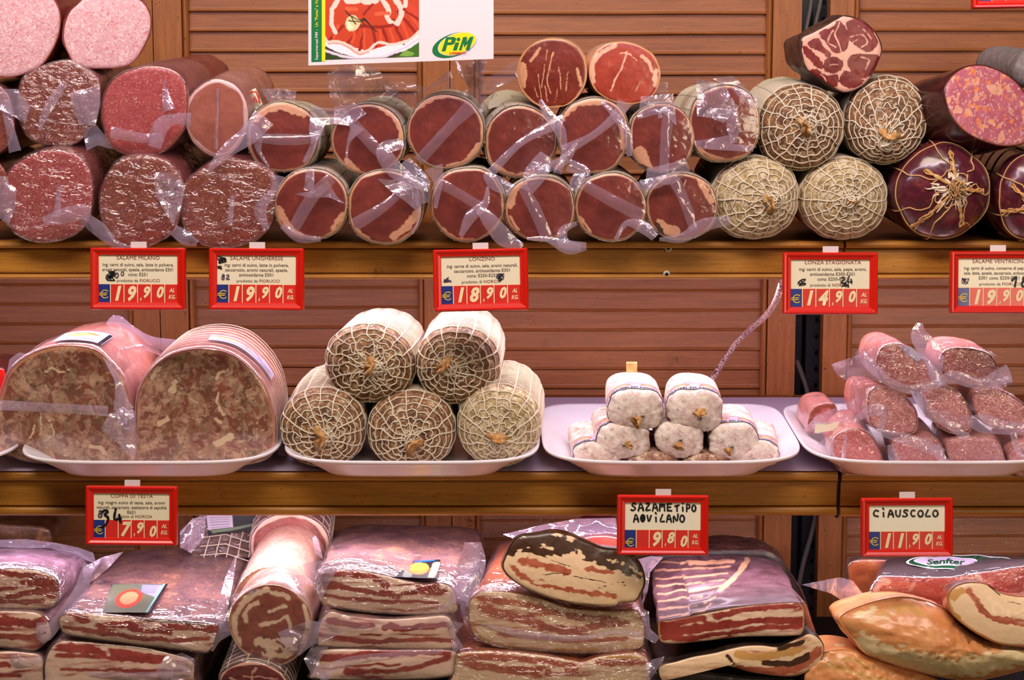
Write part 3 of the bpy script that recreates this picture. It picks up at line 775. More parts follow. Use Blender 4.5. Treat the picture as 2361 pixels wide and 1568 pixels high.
# ------------------------------------------------------------------ the cabinet
YW = 0.335
def xw(px, py=700, Y=YW): return PY([(px, py)], Y)[0][0]
def zw(px, py, Y=YW): return PY([(px, py)], Y)[0][2]
Z0, Z1 = -0.56, 0.42
o = MB().box((-2.2, .46, -1.1), (2.2, .48, 1.2)).obj('wall_back', M['dark'], smooth=False); props(o, kind='structure')
SL = 0.02415   # louver pitch
def louvers(x0, x1, zoff, mat, z0, z1, seed):
    mb = MB(); z = z0 + zoff; rnd = random.Random(seed)
    while z < z1:
        t = rnd.uniform(-.0006, .0006)
        # section of one slat, lower edge proud with a small bead
        P = [(.016, z + SL + .003), (.0052, z + SL + .003), (.0030 + t, z + .0060), (.0026 + t, z + .0046), (.0010 + t, z + .0038), (.0002 + t, z + .0026), (.0008 + t, z + .0014), (.003, z + .0010), (.009, z + .002), (.013, z + .012)]
        xs = np.linspace(x0, x1, 9); n = len(P); V = []
        for k, x in enumerate(xs):
            dzz = .0006 * vn(np.array([[x * 9, z * 40, seed]]), seed)[0]
            V += [(x, YW + y, zz + dzz) for y, zz in P]
        mb.add(V, gridf(9, n, False, True)); z += SL
    return mb
def shutter(label, xa, xb, x0, x1, seed, zoff, low=False):
    """xa..xb outer edges incl. stiles, x0..x1 louvered field (world metres)"""
    r = root('louvered_shutter', label, 'shutter', ((xa + xb) / 2, YW, Z0), 'louvered shutters lining the back of the cabinet')
    louvers(x0 - .002, x1 + .002, zoff, None, Z0, Z1, seed).obj('louver_field', M['louver'], r, smooth=False)
    for a, b, inner in ((xa, x0, x0), (x1, xb, x1)):
        if b - a < .004: continue
        sg = 1 if inner == x0 else -1
        bead = inner - sg * .0075
        lo, hi = (a, bead) if sg > 0 else (bead, b)
        MB().box((lo, YW - .007, Z0), (hi, YW + .014, Z1)).obj('stile', M['stile'], r, smooth=False)
        lo, hi = sorted((bead + sg * .0006, inner))
        n = 7; P = [(lo + (hi - lo) * k / (n - 1), YW - .003 - .004 * math.sin(math.pi * k / (n - 1))) for k in range(n)] + [(hi, YW + .012), (lo, YW + .012)]
        V = [(x, y, z) for z in (Z0, Z1) for x, y in P]; m = len(P)
        mesh('bead', V, [(k, (k + 1) % m, m + (k + 1) % m, m + k) for k in range(m)], M['stile'], r, smooth=False)
g = .0006
xs_ = dict(l0=-.95, l1=xw(296), l2=xw(371), l3=xw(450), c0=xw(965), c1=xw(1040), c2=xw(1108), r0=xw(1755), r1=xw(1833), g1=xw(1897), h0=xw(1965), h1=.95)
shutter('louvered wooden shutter at the far left of the back', xs_['l0'], xs_['l2'] - g, xs_['l0'], xs_['l1'], 1, 0.004)
shutter('louvered wooden shutter behind the poster and the sliced brawn halves', xs_['l2'] + g, xs_['c1'] - g, xs_['l3'], xs_['c0'], 2, 0.0)
shutter('wide louvered wooden shutter in the middle, left of the dark gap', xs_['c1'] + g, xs_['r1'], xs_['c2'], xs_['r0'], 3, -.0035)
shutter('louvered wooden shutter on the right of the dark gap', xs_['g1'], xs_['h1'], xs_['h0'], xs_['h1'], 4, .0005)
o = MB().box((-2.2, -3.4, -1.12), (2.2, .46, -1.1)).obj('floor', plain('floor_tile', (170, 150, 130), .4), smooth=False); props(o, kind='structure')
# steel uprights and cables in the gap
r = root('shelf_upright', 'grey steel slotted upright seen in the dark gap between the shutters', 'shelf upright', (xw(1865), .40, Z0))
xa, xb = xw(1858, 800, .40), xw(1892, 800, .40)
MB().box((xa, .40, Z0), (xb, .425, Z1)).obj('upright_profile', M['upright'], r, smooth=False)
mb = MB(); z = Z0 + .01
while z < Z1:
    t = np.linspace(0, 2 * math.pi, 11)[:-1]; xm = xa + (xb - xa) * .72
    mb.add([(xm + .0026 * math.cos(q), .3994, z + .0034 * math.sin(q)) for q in t], [tuple(range(10))]); z += .021
mb.obj('slot', M['black'], r, smooth=False)
o = MB().box((xw(1832, 800, .40), .42, Z0), (xa - .002, .43, Z1)).obj('steel_rail', M['upright'], smooth=False)
props(o, 'narrow dirty steel rail at the left side of the dark gap', 'rail')
def cable(label, pts, rad, Y, mat='cable', name='cable', cat='cable'):
    P = np.array(pts, float); P3 = cr_open(PY(P[:, :2], Y if P.shape[1] == 2 else P[:, 2]), 40)
    o = MB().tube(P3, rad, 8).obj(name, M[mat]); return props(o, label, cat)
cable('grey cable hanging down the gap on the middle level', [(1800, 700, .37), (1838, 840), (1860, 880), (1862, 960), (1855, 1040)] if False else [(1836, 830), (1850, 868), (1861, 905), (1860, 950), (1856, 1100)], .0032, .375)
cable('grey cable slanting down the gap behind the lower shelf', [(1890, 1150), (1873, 1225), (1852, 1300), (1838, 1370)], .0034, .37)
cable('left one of two dark cables at the top of the gap', [(1872, -20), (1868, 20), (1860, 60), (1852, 110)], .0026, .375)
cable('right one of two dark cables at the top of the gap', [(1896, -20), (1890, 15), (1880, 60), (1876, 110)], .0026, .38)
cable('speckled pale twig-like cord leaning down from the upper shelf edge', [(1806, 640, .02), (1790, 690, .05), (1765, 728, .12), (1720, 768, .2), (1690, 800, .22), (1660, 845, .24), (1635, 890, .25), (1618, 960, .26)], .0034, 0, 'twig', 'dried_cord', 'cord')

SLOPE = .09
def shelf(label, x0, x1, ztop, zmid, zlow, zbot, seed, holes=()):
    r = root('display_shelf', label, 'shelf', ((x0 + x1) / 2, 0, zbot), 'wooden display shelves of the cabinet')
    th = .012
    V = [(x, y, z) for x in (x0, x1) for (y, z) in ((.012, ztop), (YW - .012, ztop + SLOPE * YW * (1 if seed > 4 else .25)), (YW - .012, ztop + SLOPE * YW * (1 if seed > 4 else .25) - th), (.012, ztop - th))]
    mesh('shelf_board', V, [(0, 1, 5, 4), (1, 2, 6, 5), (2, 3, 7, 6), (3, 0, 4, 7), (3, 2, 1, 0), (4, 5, 6, 7)], M['board'], r, smooth=False)
    def mould(P, nm):
        n = len(P); xs = np.linspace(x0, x1, 12); V = [(x, y, z) for x in xs for y, z in P]
        mesh(nm, V, gridf(12, n, False, True) + [tuple(range(n)), tuple(range(11 * n, 12 * n))][::1], M['fascia'], r, smooth=False)
    rn = [(.012, zmid + .0008)] + [(-.003 - .004 * math.sin(q), zmid + .0012 + (ztop - zmid - .0012) * (1 - math.cos(q)) / 2) for q in np.linspace(0, math.pi, 7)] + [(.012, ztop)]
    mould(rn, 'nosing')
    mould([(.010, zlow), (0, zlow), (-.0006, zlow + .001), (-.0006, zmid - .001), (0, zmid), (.010, zmid)], 'fascia')
    rn = [(.012, zbot)] + [(-.001 - .0035 * math.sin(q), zbot + (zlow - .0012 - zbot) * (1 - math.cos(q)) / 2) for q in np.linspace(0, math.pi, 7)] + [(.012, zlow - .0012)]
    mould(rn, 'bead')
    for hx, hy in holes:
        p = PY([(hx, hy)], -.003)[0]; mb = MB(); t = np.linspace(0, 2 * math.pi, 17)[:-1]
        V = [(p[0] + rr * math.cos(q), p[1] - d, p[2] + rr * math.sin(q)) for rr, d in ((.0037, -.002), (.0037, .0), (.0030, .0009), (.0005, .001)) for q in t]
        mb.add(V, gridf(4, 16, False, True) + [tuple(range(48, 64))]); sc = mb.obj('screw', M['screw'], r)
        mb = MB()
        for dx, dz in ((.0021, .0007), (.0007, .0021)): mb.box((p[0] - dx, p[1] - .0014, p[2] - dz), (p[0] + dx, p[1] - .0008, p[2] + dz))
        mb.obj('screw_slot', M['black'], sc, smooth=False)
    return r
def zf(y): return PY([(1180, y)], 0)[0][2]
ZT, ZM = zf(556), zf(1086)
xg = PY([(1944, 600)], 0)[0][0]
shelf('long upper wooden shelf with price tags clipped to its edge', -.75, xg - .0012, ZT, zf(575), zf(629), zf(644), 1, ((1541, 573), (1537, 632)))
shelf('short right end of the upper wooden shelf, behind the dark joint', xg + .0016, .75, ZT + .0004, zf(575), zf(630), zf(645), 2)
xg2 = PY([(1930, 1150)], 0)[0][0]
shelf('long middle wooden shelf carrying the foam trays', -.75, xg2 - .0008, ZM, zf(1110), zf(1166), zf(1188), 5)
shelf('short right end of the middle wooden shelf under the soft salami tray', xg2 + .0034, .75, ZM, zf(1110), zf(1167), zf(1190), 6)
mb = MB(); mb.box((xg2 - .0004, .004, zf(1196)), (xg2 + .0030, .03, zf(1100))); props(mb.obj('joint_strip', M['upright'], smooth=False), 'dark metal strip in the joint of the middle shelf', 'strip')
# paper liner on the middle shelf
V = [(x, y, ZM + .0012 + SLOPE * max(0, y) ) for x in (-.58, .60) for y in (-.006, .02, .31)]
props(mesh('shelf_paper', [v for v in V] , [(0, 1, 4, 3), (1, 2, 5, 4)], M['liner'], smooth=False), 'pale lilac paper lining the middle shelf under the trays', 'paper')
# base deck of the cabinet, below the picture
V = [(x, y, z) for x in (-.8, .8) for y, z in ((-.13, -.398), (YW - .012, -.392), (YW - .012, -.407), (-.13, -.413))]
r = root('base_deck', 'dark wooden deck at the bottom of the cabinet under the bacon', 'shelf', (0, .1, -.413))
mesh('deck_board', V, [(0, 1, 5, 4), (1, 2, 6, 5), (2, 3, 7, 6), (3, 0, 4, 7), (3, 2, 1, 0), (4, 5, 6, 7)], M['dark'], r, smooth=False)

# ------------------------------------------------------------------ foam trays
def tray(label, xl, xr, Yf=-.056, dep=.235):
    """xl/xr: px of the rim ends at the front"""
    yr = 1092; a = PY([(xl, yr - 24)], Yf)[0][0]; b = PY([(xr, yr - 24)], Yf)[0][0]
    cx, w = (a + b) / 2, (b - a) / 2; hd = dep / 2; cy = Yf + hd
    z0 = ZM + .0035 + SLOPE * Yf
    r = root('foam_tray', label, 'tray', (cx, cy, z0), 'white trays in a row on the middle shelf')
    n = 120; t = np.arange(n) * 2 * math.pi / n
    def ring(hw, hh, z, sq=5.0, sag=0.0):
        c_, s_ = np.cos(t), np.sin(t); k = (np.abs(c_) ** sq + np.abs(s_) ** sq) ** (-1 / sq)
        x = cx + hw * k * c_; y = cy + hh * k * s_
        zz = z0 + z + SLOPE * (y - Yf) + sag * (np.abs(k * c_) ** 3.5)
        return np.stack([x, y, zz], 1)
    S = [(w - .045, hd - .026, 0), (w - .040, hd - .022, .0005), (w - .036, hd - .018, .0035), (w - .016, hd - .008, .0135), (w - .004, hd - .002, .0185), (w, hd, .0200), (w + .0002, hd, .0222), (w - .001, hd - .001, .0232),
         (w - .004, hd - .003, .0215), (w - .018, hd - .010, .0150), (w - .038, hd - .020, .0050), (w - .043, hd - .026, .0028), (w - .06, hd - .045, .0026), (w * .3, hd * .3, .0026)]
    V = np.concatenate([ring(p[0], p[1], p[2], 5.5, .0035 * min(1, p[2] / .012)) for p in S]); m = len(S)
    mesh('tray_shell', V, gridf(m, n, False, True) + [tuple(range(n))[::1], tuple(range((m - 1) * n, m * n))[::-1]], M['tray'], r)
    return r, (lambda x, y: z0 + .003 + SLOPE * (y - Yf))
tray('white tray holding the two large brawn halves', 22, 632)
tray('white tray holding the five stacked netted loins', 640, 1247)
tray('white tray holding the pyramid of small white salamis', 1252, 1864)
tray('white tray at right holding the wrapped soft salamis', 1868, 2480)
tray('white tray barely showing at the far left edge', -600, 12)

# ------------------------------------------------------------------ tags
TY = -.062
price_tag('red-framed price tag reading salame milano 19.90', 318.5, 643, -.3, TY, 'SALAME MILANO', ['ing: carni di suino, sale, latte in polvere,', 'aromi naturali, spezie, antiossidante E301', 'cons: E251'], ('prodotto da', 'FIORUCCI', 3), ['1', '9', '.9', '0', 'kg'],
          [(-62, 5, 20, 'marker', None), (-60, 12, 16, 'marker', None), (-42, 8, 12, 'marker2', '0'), (-30, 12, 10, 'marker2', '0')])
price_tag('red-framed price tag reading salame ungherese 19.90', 591.5, 644, -.4, TY, 'SALAME UNGHERESE', ['ing: carni di suino, latte in polvere,', 'saccarosio, aromi naturali, spezie,', 'antiossidante E301'], ('prodotto da', 'FIORUCCI', 6), ['1', '9', '.9', '0', 'kg'],
          [(-80, 42, 20, 'marker', None), (-84, 26, 10, 'marker', None), (-70, 5, 11, 'marker2', '82')])
price_tag('red-framed price tag reading lonzino 18.90', 1108.5, 645.5, 1.2, TY, 'LONZINO', ['ing: carne di suino, sale, aromi naturali,', 'saccarosio, antiossidante E301', 'cons: E250-E252'], ('prodotto di', 'NORCIA', 6), ['1', '8', '.9', '0', 'kg'],
          [(-76, 2, 15, 'marker2', None), (52, 4, 14, 'marker', '6'), (44, 6, 18, 'marker2', None)], dx=4)
price_tag('red-framed price tag reading lonza stagionata 14.90', 1914, 653.5, 0, TY, 'LONZA STAGIONATA', ['ing: carni di suino, sale, pepe, aromi,', 'antiossidante E300-E301', 'cons: E250-E252'], ('prodotto di', 'NORCIA', 4), ['1', '4', '.9', '0', 'kg'],
          [(-64, 3, 17, 'marker', None), (38, 8, 15, 'marker', '24'), (34, -2, 16, 'marker', None)], dx=6)
price_tag('red-framed price tag reading salame ventricina 19.90, cut by the right picture edge', 2300, 651, 0, TY, 'SALAME VENTRICINA', ['ing: carni di suino, conserva di peperone,', 'sale, latte, spezie, saccarosio, antiossidante', 'E301 cons: E250-E251'], ('prodotto da', 'FIORUCCI', 10), ['1', '9', '.9', '0', 'kg'],
          [(-74, 3, 15, 'marker2', None), (52, 2, 22, 'marker', '18')], dx=4)
price_tag('red-framed price tag reading coppa di testa 7.90', 303.5, 1189, -.5, TY - .02, 'COPPA DI TESTA', ['ing: magro suino di testa, sale, aromi', 'naturali, saccarosio, esaltatore di sapidità', 'E621'], ('prodotto di', 'NORCIA', 8), [' ', '7', '.9', '0', 'kg'],
          [(-46, -1, 27, 'marker', '34'), (-64, 4, 15, 'marker2', '8')], W=213, H=138, eurodrop=1)
price_tag('red-framed price tag handwritten salame tipo aquilano 9.80', 1528, 1211, -.3, TY - .02, None, [], None, [' ', '9', '.8', '0', 'kg'],
          handt=[('SAZAME', -74, 34, 17, 16.5, 2.1), ('TiPO', 28, 33, 16, 13, 2.1), ('AQViLANO', -68, 8, 17, 15.3, 2.1)], W=213, H=140, eurodrop=6, cardmat='cardw')
price_tag('red-framed price tag handwritten ciauscolo 11.90', 2091, 1216, .3, TY - .02, None, [], None, ['1', '1', '.9', '0', 'kg'],
          handt=[('ciAUSCOLO', -79, 25, 16, 17.3, 2.1)], W=213, H=137, cardmat='cardw')
price_tag('red price tag frame at the top right corner, only its lower rim showing', 2352, -55, 1, TY, None, [], None, [' ', ' ', ' ', ' ', 'kg'], clip=False)

# ------------------------------------------------------------------ poster
YP = -.075
def poster():
    o = PY([(925, 75)], YP)[0]
    r = root('advertising_poster', 'white supermarket poster with a plate of sliced ham hanging over the upper shelf', 'poster', o)
    def G(x0, x1, y0, y1, nx, ny, dy, shear=True):
        xs, ys = np.linspace(x0, x1, nx), np.linspace(y0, y1, ny); X, Yy = np.meshgrid(xs, ys); X, Yy = X.ravel(), Yy.ravel()
        Yw = Yy - (X - 712) * 15.0 / 425 * np.clip((Yy + 120) / 270, 0, 1); Xw = X + (1.5 if shear else 0) * 0
        bend = .0035 * np.sin((X - 712) / 425 * math.pi)
        return np.stack([X, Yy], 1), PY(np.stack([Xw, Yw], 1), YP - dy + bend), gridf(ny, nx)
    xy, V, F = G(711, 1138, -120, 151, 24, 12, 0); V2 = V + np.array([0, .0006, 0]); n = len(V)
    mesh('poster_sheet', np.concatenate([V, V2]), F + [tuple(q + n for q in f[::-1]) for f in F], M['posterw'], r)
    xy, V, F = G(718, 742, -120, 143, 4, 12, .0004); mesh('green_stripe', V, F, M['green'], r)
    xy, V, F = G(742, 750, -120, 142, 3, 12, .0004); mesh('yellow_stripe', V, F, M['yel2'], r)
    xy, V, F = G(750, 966, -120, 139, 190, 220, .0004)
    HAM, HD, FATC = (196, 66, 34), (150, 34, 20), (240, 208, 190)
    it = [((236, 232, 236), 0, ellipse(858, 20, 158, 118, 1, 0, n=40)), ((214, 210, 222), 3, [(752, 118), (800, 134), (858, 139), (910, 128), (966, 96)]),
          (HAM, 0, [(740, -130), (975, -130), (975, 60), (966, 84), (930, 108), (900, 108), (850, 122), (800, 108), (760, 100), (748, 80)])]
    fans = [((757, 98), (790, 62), (770, 60)), ((800, 108), (830, 60), (812, 60)), ((828, 122), (842, 66), (830, 66)), ((868, 112), (858, 66), (866, 66)), ((895, 108), (880, 64), (888, 64)), ((930, 106), (905, 50), (915, 50)), ((960, 84), (918, 30), (930, 30))]
    for k, (a, b, c) in enumerate(fans):
        it.append((HD, 3.5, [a, b])); it.append(((214, 84, 48), 3, [(a[0] + 12, a[1] - 8), (c[0] + 10, c[1])]))
    rimp = [(748, 86), (757, 98), (780, 98), (802, 108), (828, 124), (850, 120), (868, 104), (884, 104), (900, 108), (930, 104), (945, 98), (966, 80)]
    it.append((FATC, 3.2, rimp)); it.append(((226, 150, 130), 1.5, [(x, y + 4) for x, y in rimp[1:6]]))
    it += [(FATC, 5, [(765, 24), (764, 40), (766, 62), (774, 76)]), (FATC, 5, [(782, -5), (766, 22)]), (FATC, 6, [(880, 0), (896, 28), (892, 42), (904, 60)]), (FATC, 6, [(908, -4), (922, 18), (926, 36), (916, 58)]),
           (FATC, 7, [(800, 2), (826, 4)]), (FATC, 7, [(840, 6), (866, 4)]), (FATC, 5, [(936, 0), (934, 18)]), (FATC, 4, [(905, 60), (922, 50)]), (HD, 4, [(826, 62), (870, 66), (905, 62)]), (HD, 3, [(930, 26), (966, 50)]),
           (HD, 3, [(838, 36), (858, 12)]), ((222, 96, 60), 4, [(868, 36), (896, 34)]), ((222, 96, 60), 5, [(800, 22), (820, 24)]), ((206, 70, 44), 6, [(945, 18), (962, 36)])]
    it += [((48, 70, 30), 0, [(750, 122), (768, 130), (800, 140), (750, 141)]), ((64, 110, 36), 0, [(922, 134), (966, 104), (966, 141), (905, 141)]), ((120, 170, 70), 0, [(934, 122), (956, 130), (950, 138), (922, 136)])]
    for k in range(9): it.append(((44, 40, 20), 1.3, [(822 + 2 * k, 52 - k), (796 + 9 * k, 26 + 5 * k + (k % 3) * 6)]))
    it += [((236, 206, 150), 0, ellipse(813, 56, 17, 19, 2, .05, rot=15)), ((250, 232, 190), 5, [(803, 56), (808, 66)]), ((66, 60, 22), 1.6, [(808, 40), (830, 48)]), ((66, 60, 22), 1.4, [(804, 50), (828, 52)]), ((66, 60, 22), 1.4, [(812, 44), (820, 58)])]
    mesh('ham_photograph', V, F, M['print'], r, masks=paintc(xy, (70, 60, 40), it, warp=2.2, wsc=.09))
    # logo
    s = pxsize(YP)
    def lay(poly, dy, nm, mat):
        p = np.asarray(poly, float); p = p.copy(); p[:, 1] -= (p[:, 0] - 712) * 15.0 / 425
        V = PY(p, YP - dy + .0035 * np.sin((p[:, 0] - 712) / 425 * math.pi)); return V
    lg = mesh('logo', lay(ellipse(1047, 115, 52, 26, 0, 0, n=48, rot=-17), .0006, '', None), [tuple(range(48))], M['green'], r)
    mesh('logo_oval', lay(ellipse(1054, 113, 46, 24.5, 0, 0, n=48, rot=-17), .0009, '', None), [tuple(range(48))], M['posterw'], lg)
    mesh('logo_oval', lay(ellipse(1054, 113, 44, 23, 0, 0, n=48, rot=-17), .0011, '', None), [tuple(range(48))], M['yel2'], lg)
    polys = [[(1018, 129), (1029, 97), (1047, 97), (1052, 101), (1048, 112), (1042, 115), (1031, 115), (1027, 129)], [(1044, 128), (1050, 110), (1059, 110), (1053, 128)], ellipse(1057, 103, 4.5, 4.2, 0, 0, n=14),
             [(1058, 128), (1068, 98), (1077, 98), (1076, 110), (1084, 98), (1092, 98), (1082, 128), (1073, 128), (1079, 112), (1070, 122), (1069, 112), (1064, 128)]]
    mb = MB()
    for p in polys: mb.add(lay(p, .0014, '', None), [tuple(range(len(p)))])
    mb.obj('logo_lettering', M['green'], lg, smooth=False)
    mb = MB(); mb.add(lay([(1034, 103), (1041, 103), (1040, 109), (1032, 109)], .0016, '', None), [(0, 1, 2, 3)]); mb.obj('logo_counter', M['yel2'], lg, smooth=False)
    V2, F2 = text2d('SUPERMERCATI', 7.2, 0, .02, 'LEFT', 1.0); V2 = V2 / [1, -1]; wd = V2[:, 0].max(); V2 = V2 * [39 / wd, 1]
    a = math.radians(0); mesh('logo_caption', lay(V2 + [1036, 137], .0015, '', None), F2, M['redp'], lg, smooth=False)
    for tx, y0, mat in (('Supermercati PIM', 139, 'posterw'), (' -  Un "Punto" a Vostro favore', 74, 'yel2')):
        V2, F2 = text2d(tx, 9.5, 0, .012, 'LEFT', 1.0); k = 64 / V2[:, 0].max() if tx[0] == 'S' else 1.0
        q = np.stack([733 - V2[:, 1], y0 - V2[:, 0] * k], 1) * 1.0
        q[:, 0] = 733 - V2[:, 1]
        mesh('stripe_lettering', lay(q, .0012, '', None), F2, M[mat], r, smooth=False)
M['posterw'] = plain('poster_white', (226, 220, 220), .3, coat=.2)
M['green'] = plain('poster_green', (20, 116, 60), .35, coat=.3)
M['yel2'] = plain('poster_yellow', (240, 222, 30), .35, coat=.3)
poster()
# ------------------------------------------------------------------ upper shelf: salamis
GS = 'large salamis stacked at the left of the upper shelf'
def S(*a): return list(a)
r = log('salami', 'huge pale pink cut salami in the top left corner', 'salami', [(133, 15), (139, 50), (130, 95), (100, 145), (66, 166), (22, 178), (-20, 170), (-55, 130), (-65, 70), (-50, 10), (-10, -30), (60, -35), (110, -15)], -.015, 'salami_pink', 'case_red', -4, 2, .20, seed=1, group=GS, rimB=2, warp=3)
r = log('salami', 'pale pink cut salami with flat-topped face, second from the top left corner', 'salami', [(178, 10), (200, -5), (260, -10), (320, -2), (345, 30), (347, 70), (332, 108), (310, 140), (280, 155), (215, 158), (175, 150), (158, 125), (147, 95), (148, 60), (160, 28)], -.015, 'salami_pink', 'case_red', -16, 4, .14, seed=2, group=GS, rimB=2, taper=.86, bamp=.004)
r = log('salami', 'dark brown wrapped salami directly under the two huge pale ones', 'salami', [(110, 150), (160, 140), (205, 165), (228, 190), (226, 250), (205, 300), (165, 332), (100, 330), (65, 315), (45, 270), (42, 215), (60, 175)], -.02, 'salami_dk', 'case_red', 0, 5, .18, seed=3, group=GS, wrap='wrap', wamp=.0022)
sheet(r, [(160, 215), (230, 195), (232, 240), (220, 290), (185, 288), (170, 262)], -.026, 4, amp=.006); ribbon(r, [(150, 190, 14, 4), (110, 250, 20, 6), (90, 300, 8, 5)], -.022, 2)
sheet(r, [(0, 205), (40, 205), (70, 245), (58, 285), (20, 262), (-5, 250)], -.028, 6, amp=.006)
r = log('salami', 'wrapped salami at the left edge, level with the dark brown one', 'salami', ellipse(-38, 275, 72, 88, 4), -.01, 'salami_dk', 'case_red', 0, 3, .18, seed=4, group=GS, wrap='wrapsm')
ribbon(r, [(10, 230, 26, 12), (22, 290, 20, 12), (35, 350, 30, 8)], -.01, 5)
r = log('salami', 'red wrapped salami with a folded film flap at its lower right', 'salami', [(265, 180), (330, 155), (390, 160), (425, 190), (430, 260), (415, 310), (370, 352), (310, 358), (262, 340), (238, 290), (237, 230)], -.025, 'salami_red', 'case_red', 4, 6, .2, seed=5, group=GS, wrap='wrapsm', rimB=3, bamp=.003)
ribbon(r, [(255, 305, 26, 6), (330, 318, 22, 5), (375, 316, 18, 6)], -.028, 3); ribbon(r, [(356, 340, 28, 7), (372, 290, 36, 10), (400, 275, 24, 14), (441, 276, 30, 18)], -.028, 8)
ribbon(r, [(385, 170, 10, 4), (382, 215, 16, 5), (390, 255, 30, 8)], -.026, 9); sheet(r, [(190, 300), (215, 280), (245, 315), (262, 345), (225, 335), (200, 348)], -.02, 9, amp=.008)
r = log('salami', 'wrapped salami with bright crinkled film at the lower left, on the shelf', 'salami', [(70, 360), (120, 348), (175, 358), (205, 395), (212, 450), (200, 510), (160, 545), (95, 558), (40, 540), (10, 500), (5, 440), (25, 390)], -.03, 'salami_red', 'case_red', 2, 9, .2, seed=6, group=GS, wrap='wraph', wamp=.0026)
ribbon(r, [(100, 510, 20, 8), (140, 500, 34, 10), (185, 490, 34, 12), (210, 492, 22, 14)], -.034, 11); ribbon(r, [(135, 430, 12, 5), (132, 500, 16, 5)], -.034, 12)
r = log('salami', 'brown wrapped salami with shiny loose film on its right, on the shelf', 'salami', [(270, 375), (330, 362), (390, 378), (420, 420), (418, 470), (400, 530), (350, 562), (300, 573), (255, 545), (232, 490), (235, 430)], -.03, 'salami_dk', 'case_red', 2, 9, .2, seed=7, group=GS, wrap='wraph', wamp=.0026)
sheet(r, [(355, 398), (400, 396), (428, 430), (420, 470), (400, 520), (380, 490), (360, 450)], -.042, 13, amp=.010, sc=40); ribbon(r, [(190, 500, 30, 10), (230, 530, 34, 12), (262, 560, 20, 12), (300, 572, 8, 8)], -.034, 13)
r = log('salami', 'broad brownish wrapped salami touching the first lonzino on the shelf', 'salami', [(450, 400), (500, 372), (560, 372), (620, 395), (636, 430), (630, 500), (600, 545), (540, 568), (475, 565), (430, 530), (418, 480), (425, 430)], -.03, 'salami_dk', 'case_red', 2, 9, .2, seed=8, group=GS, wrap='wraph', wamp=.0024, base=(0, 0, 0))
ribbon(r, [(615, 530, 12, 8), (600, 480, 30, 10), (632, 440, 18, 14), (640, 405, 36, 16)], -.034, 15); ribbon(r, [(400, 530, 26, 10), (430, 550, 34, 10), (455, 562, 14, 10)], -.036, 16); ribbon(r, [(536, 450, 10, 5), (530, 520, 12, 5)], -.036, 17)
r = log('salami', 'dark salami end at the far left edge of the shelf', 'salami', ellipse(-48, 440, 70, 80, 9), 0, 'salami_dk', 'case_dark', 0, 3, .18, seed=9, group=GS)
sheet(r, [(-5, 405), (35, 408), (38, 470), (20, 520), (-5, 500)], -.034, 17, amp=.008)
r = log('pork_loin', 'pinkish wrapped loin with a vertical film seam and red logo sticker', 'cured meat', [(500, 183), (545, 200), (568, 240), (570, 290), (550, 335), (515, 362), (480, 355), (445, 325), (428, 280), (432, 235), (460, 200)], -.025, 'lonzino_pk', 'case_pink', 2, 7, .17, seed=10, rim=(0, 9), wrap='wrapsm', rimB=0)
ribbon(r, [(502, 205, 9, 4), (500, 280, 8, 4), (498, 345, 10, 4)], -.026, 3, curl=.4, mat='film2'); ribbon(r, [(480, 395, 8, 14), (520, 350, 30, 14), (575, 310, 42, 14), (610, 270, 50, 10)], -.03, 21)
sheet(r, [(600, 205), (645, 204), (684, 210), (678, 240), (620, 238)], .03, 22, amp=.008)
V = PY([(572, 212), (590, 203), (607, 240), (596, 252), (578, 244)], .022); V[:, 1] -= np.array([.008, .002, .004, .012, .014])
mesh('logo_sticker', V, [(0, 1, 2, 3, 4)], M['cardw'], r, smooth=False)
mb = MB(); mb.tube(PY([(577, 240), (574, 226), (580, 212), (590, 212), (596, 224), (599, 238)], .007), .0010, 5); mb.tube(PY([(584, 240), (588, 222), (592, 236)], .007), .0009, 5); mb.obj('red_logo', M['red'], r)

# ------------------------------------------------------------------ lonzini
GL_ = 'round lonzino loins with dark red cut faces'
def lonz(label, e, Y, strokes=(), seed=1, face='lonzino', yaw=0, pitch=6, wrap='wrapsm', rim=(0, 5), L=.16, net=(.035, 16, .0005), body='case_brn', **k):
    return log('lonzino', label, 'cured meat', ellipse(*e[:4], seed, .035, 2.15, 22, *e[4:]), Y, face, body, yaw, pitch - 3, L, strokes=strokes, seed=seed, wrap=wrap, rim=rim, rimB=3.5, group=GL_, net=net, warp=3, wamp=.0008, **k)
F_ = lambda w, *p: (0, 1., w, list(p))
Dk = lambda w, *p: (1, 1., w, list(p))
Ln = lambda w, *p: (0, 0., w, list(p))
r = lonz('lonzino with a horizontal film band, next to the pinkish loin', (653, 316, 80, 79), -.03, [F_(9, (590, 270), (640, 246), (705, 258))], 21, pitch=4)
ribbon(r, [(592, 318, 22, 6), (660, 322, 26, 7), (728, 320, 20, 7)], -.034, 31, curl=.25, mat='film2'); sheet(r, [(718, 245), (790, 252), (815, 275), (745, 290), (722, 345), (712, 300)], -.038, 32, amp=.008)
ribbon(r, [(560, 290, 26, 8), (590, 310, 30, 10), (598, 350, 10, 6), (620, 385, 5, 4)], -.032, 33); ribbon(r, [(735, 285, 30, 10), (725, 330, 18, 6), (700, 375, 8, 4)], -.03, 34)
r = lonz('lonzino with a diagonal film band falling to the right, under the poster', (848, 322, 83, 81), -.03, [F_(7, (880, 246), (918, 280), (925, 320)), F_(6, (800, 370), (830, 400))], 22, yaw=2, pitch=7)
ribbon(r, [(812, 282, 24, 6), (850, 325, 26, 6), (892, 368, 24, 7)], -.034, 35, curl=.1, mat='film2'); ribbon(r, [(825, 290, 34, 7), (803, 330, 8, 5), (798, 380, 6, 4)], -.034, 36)
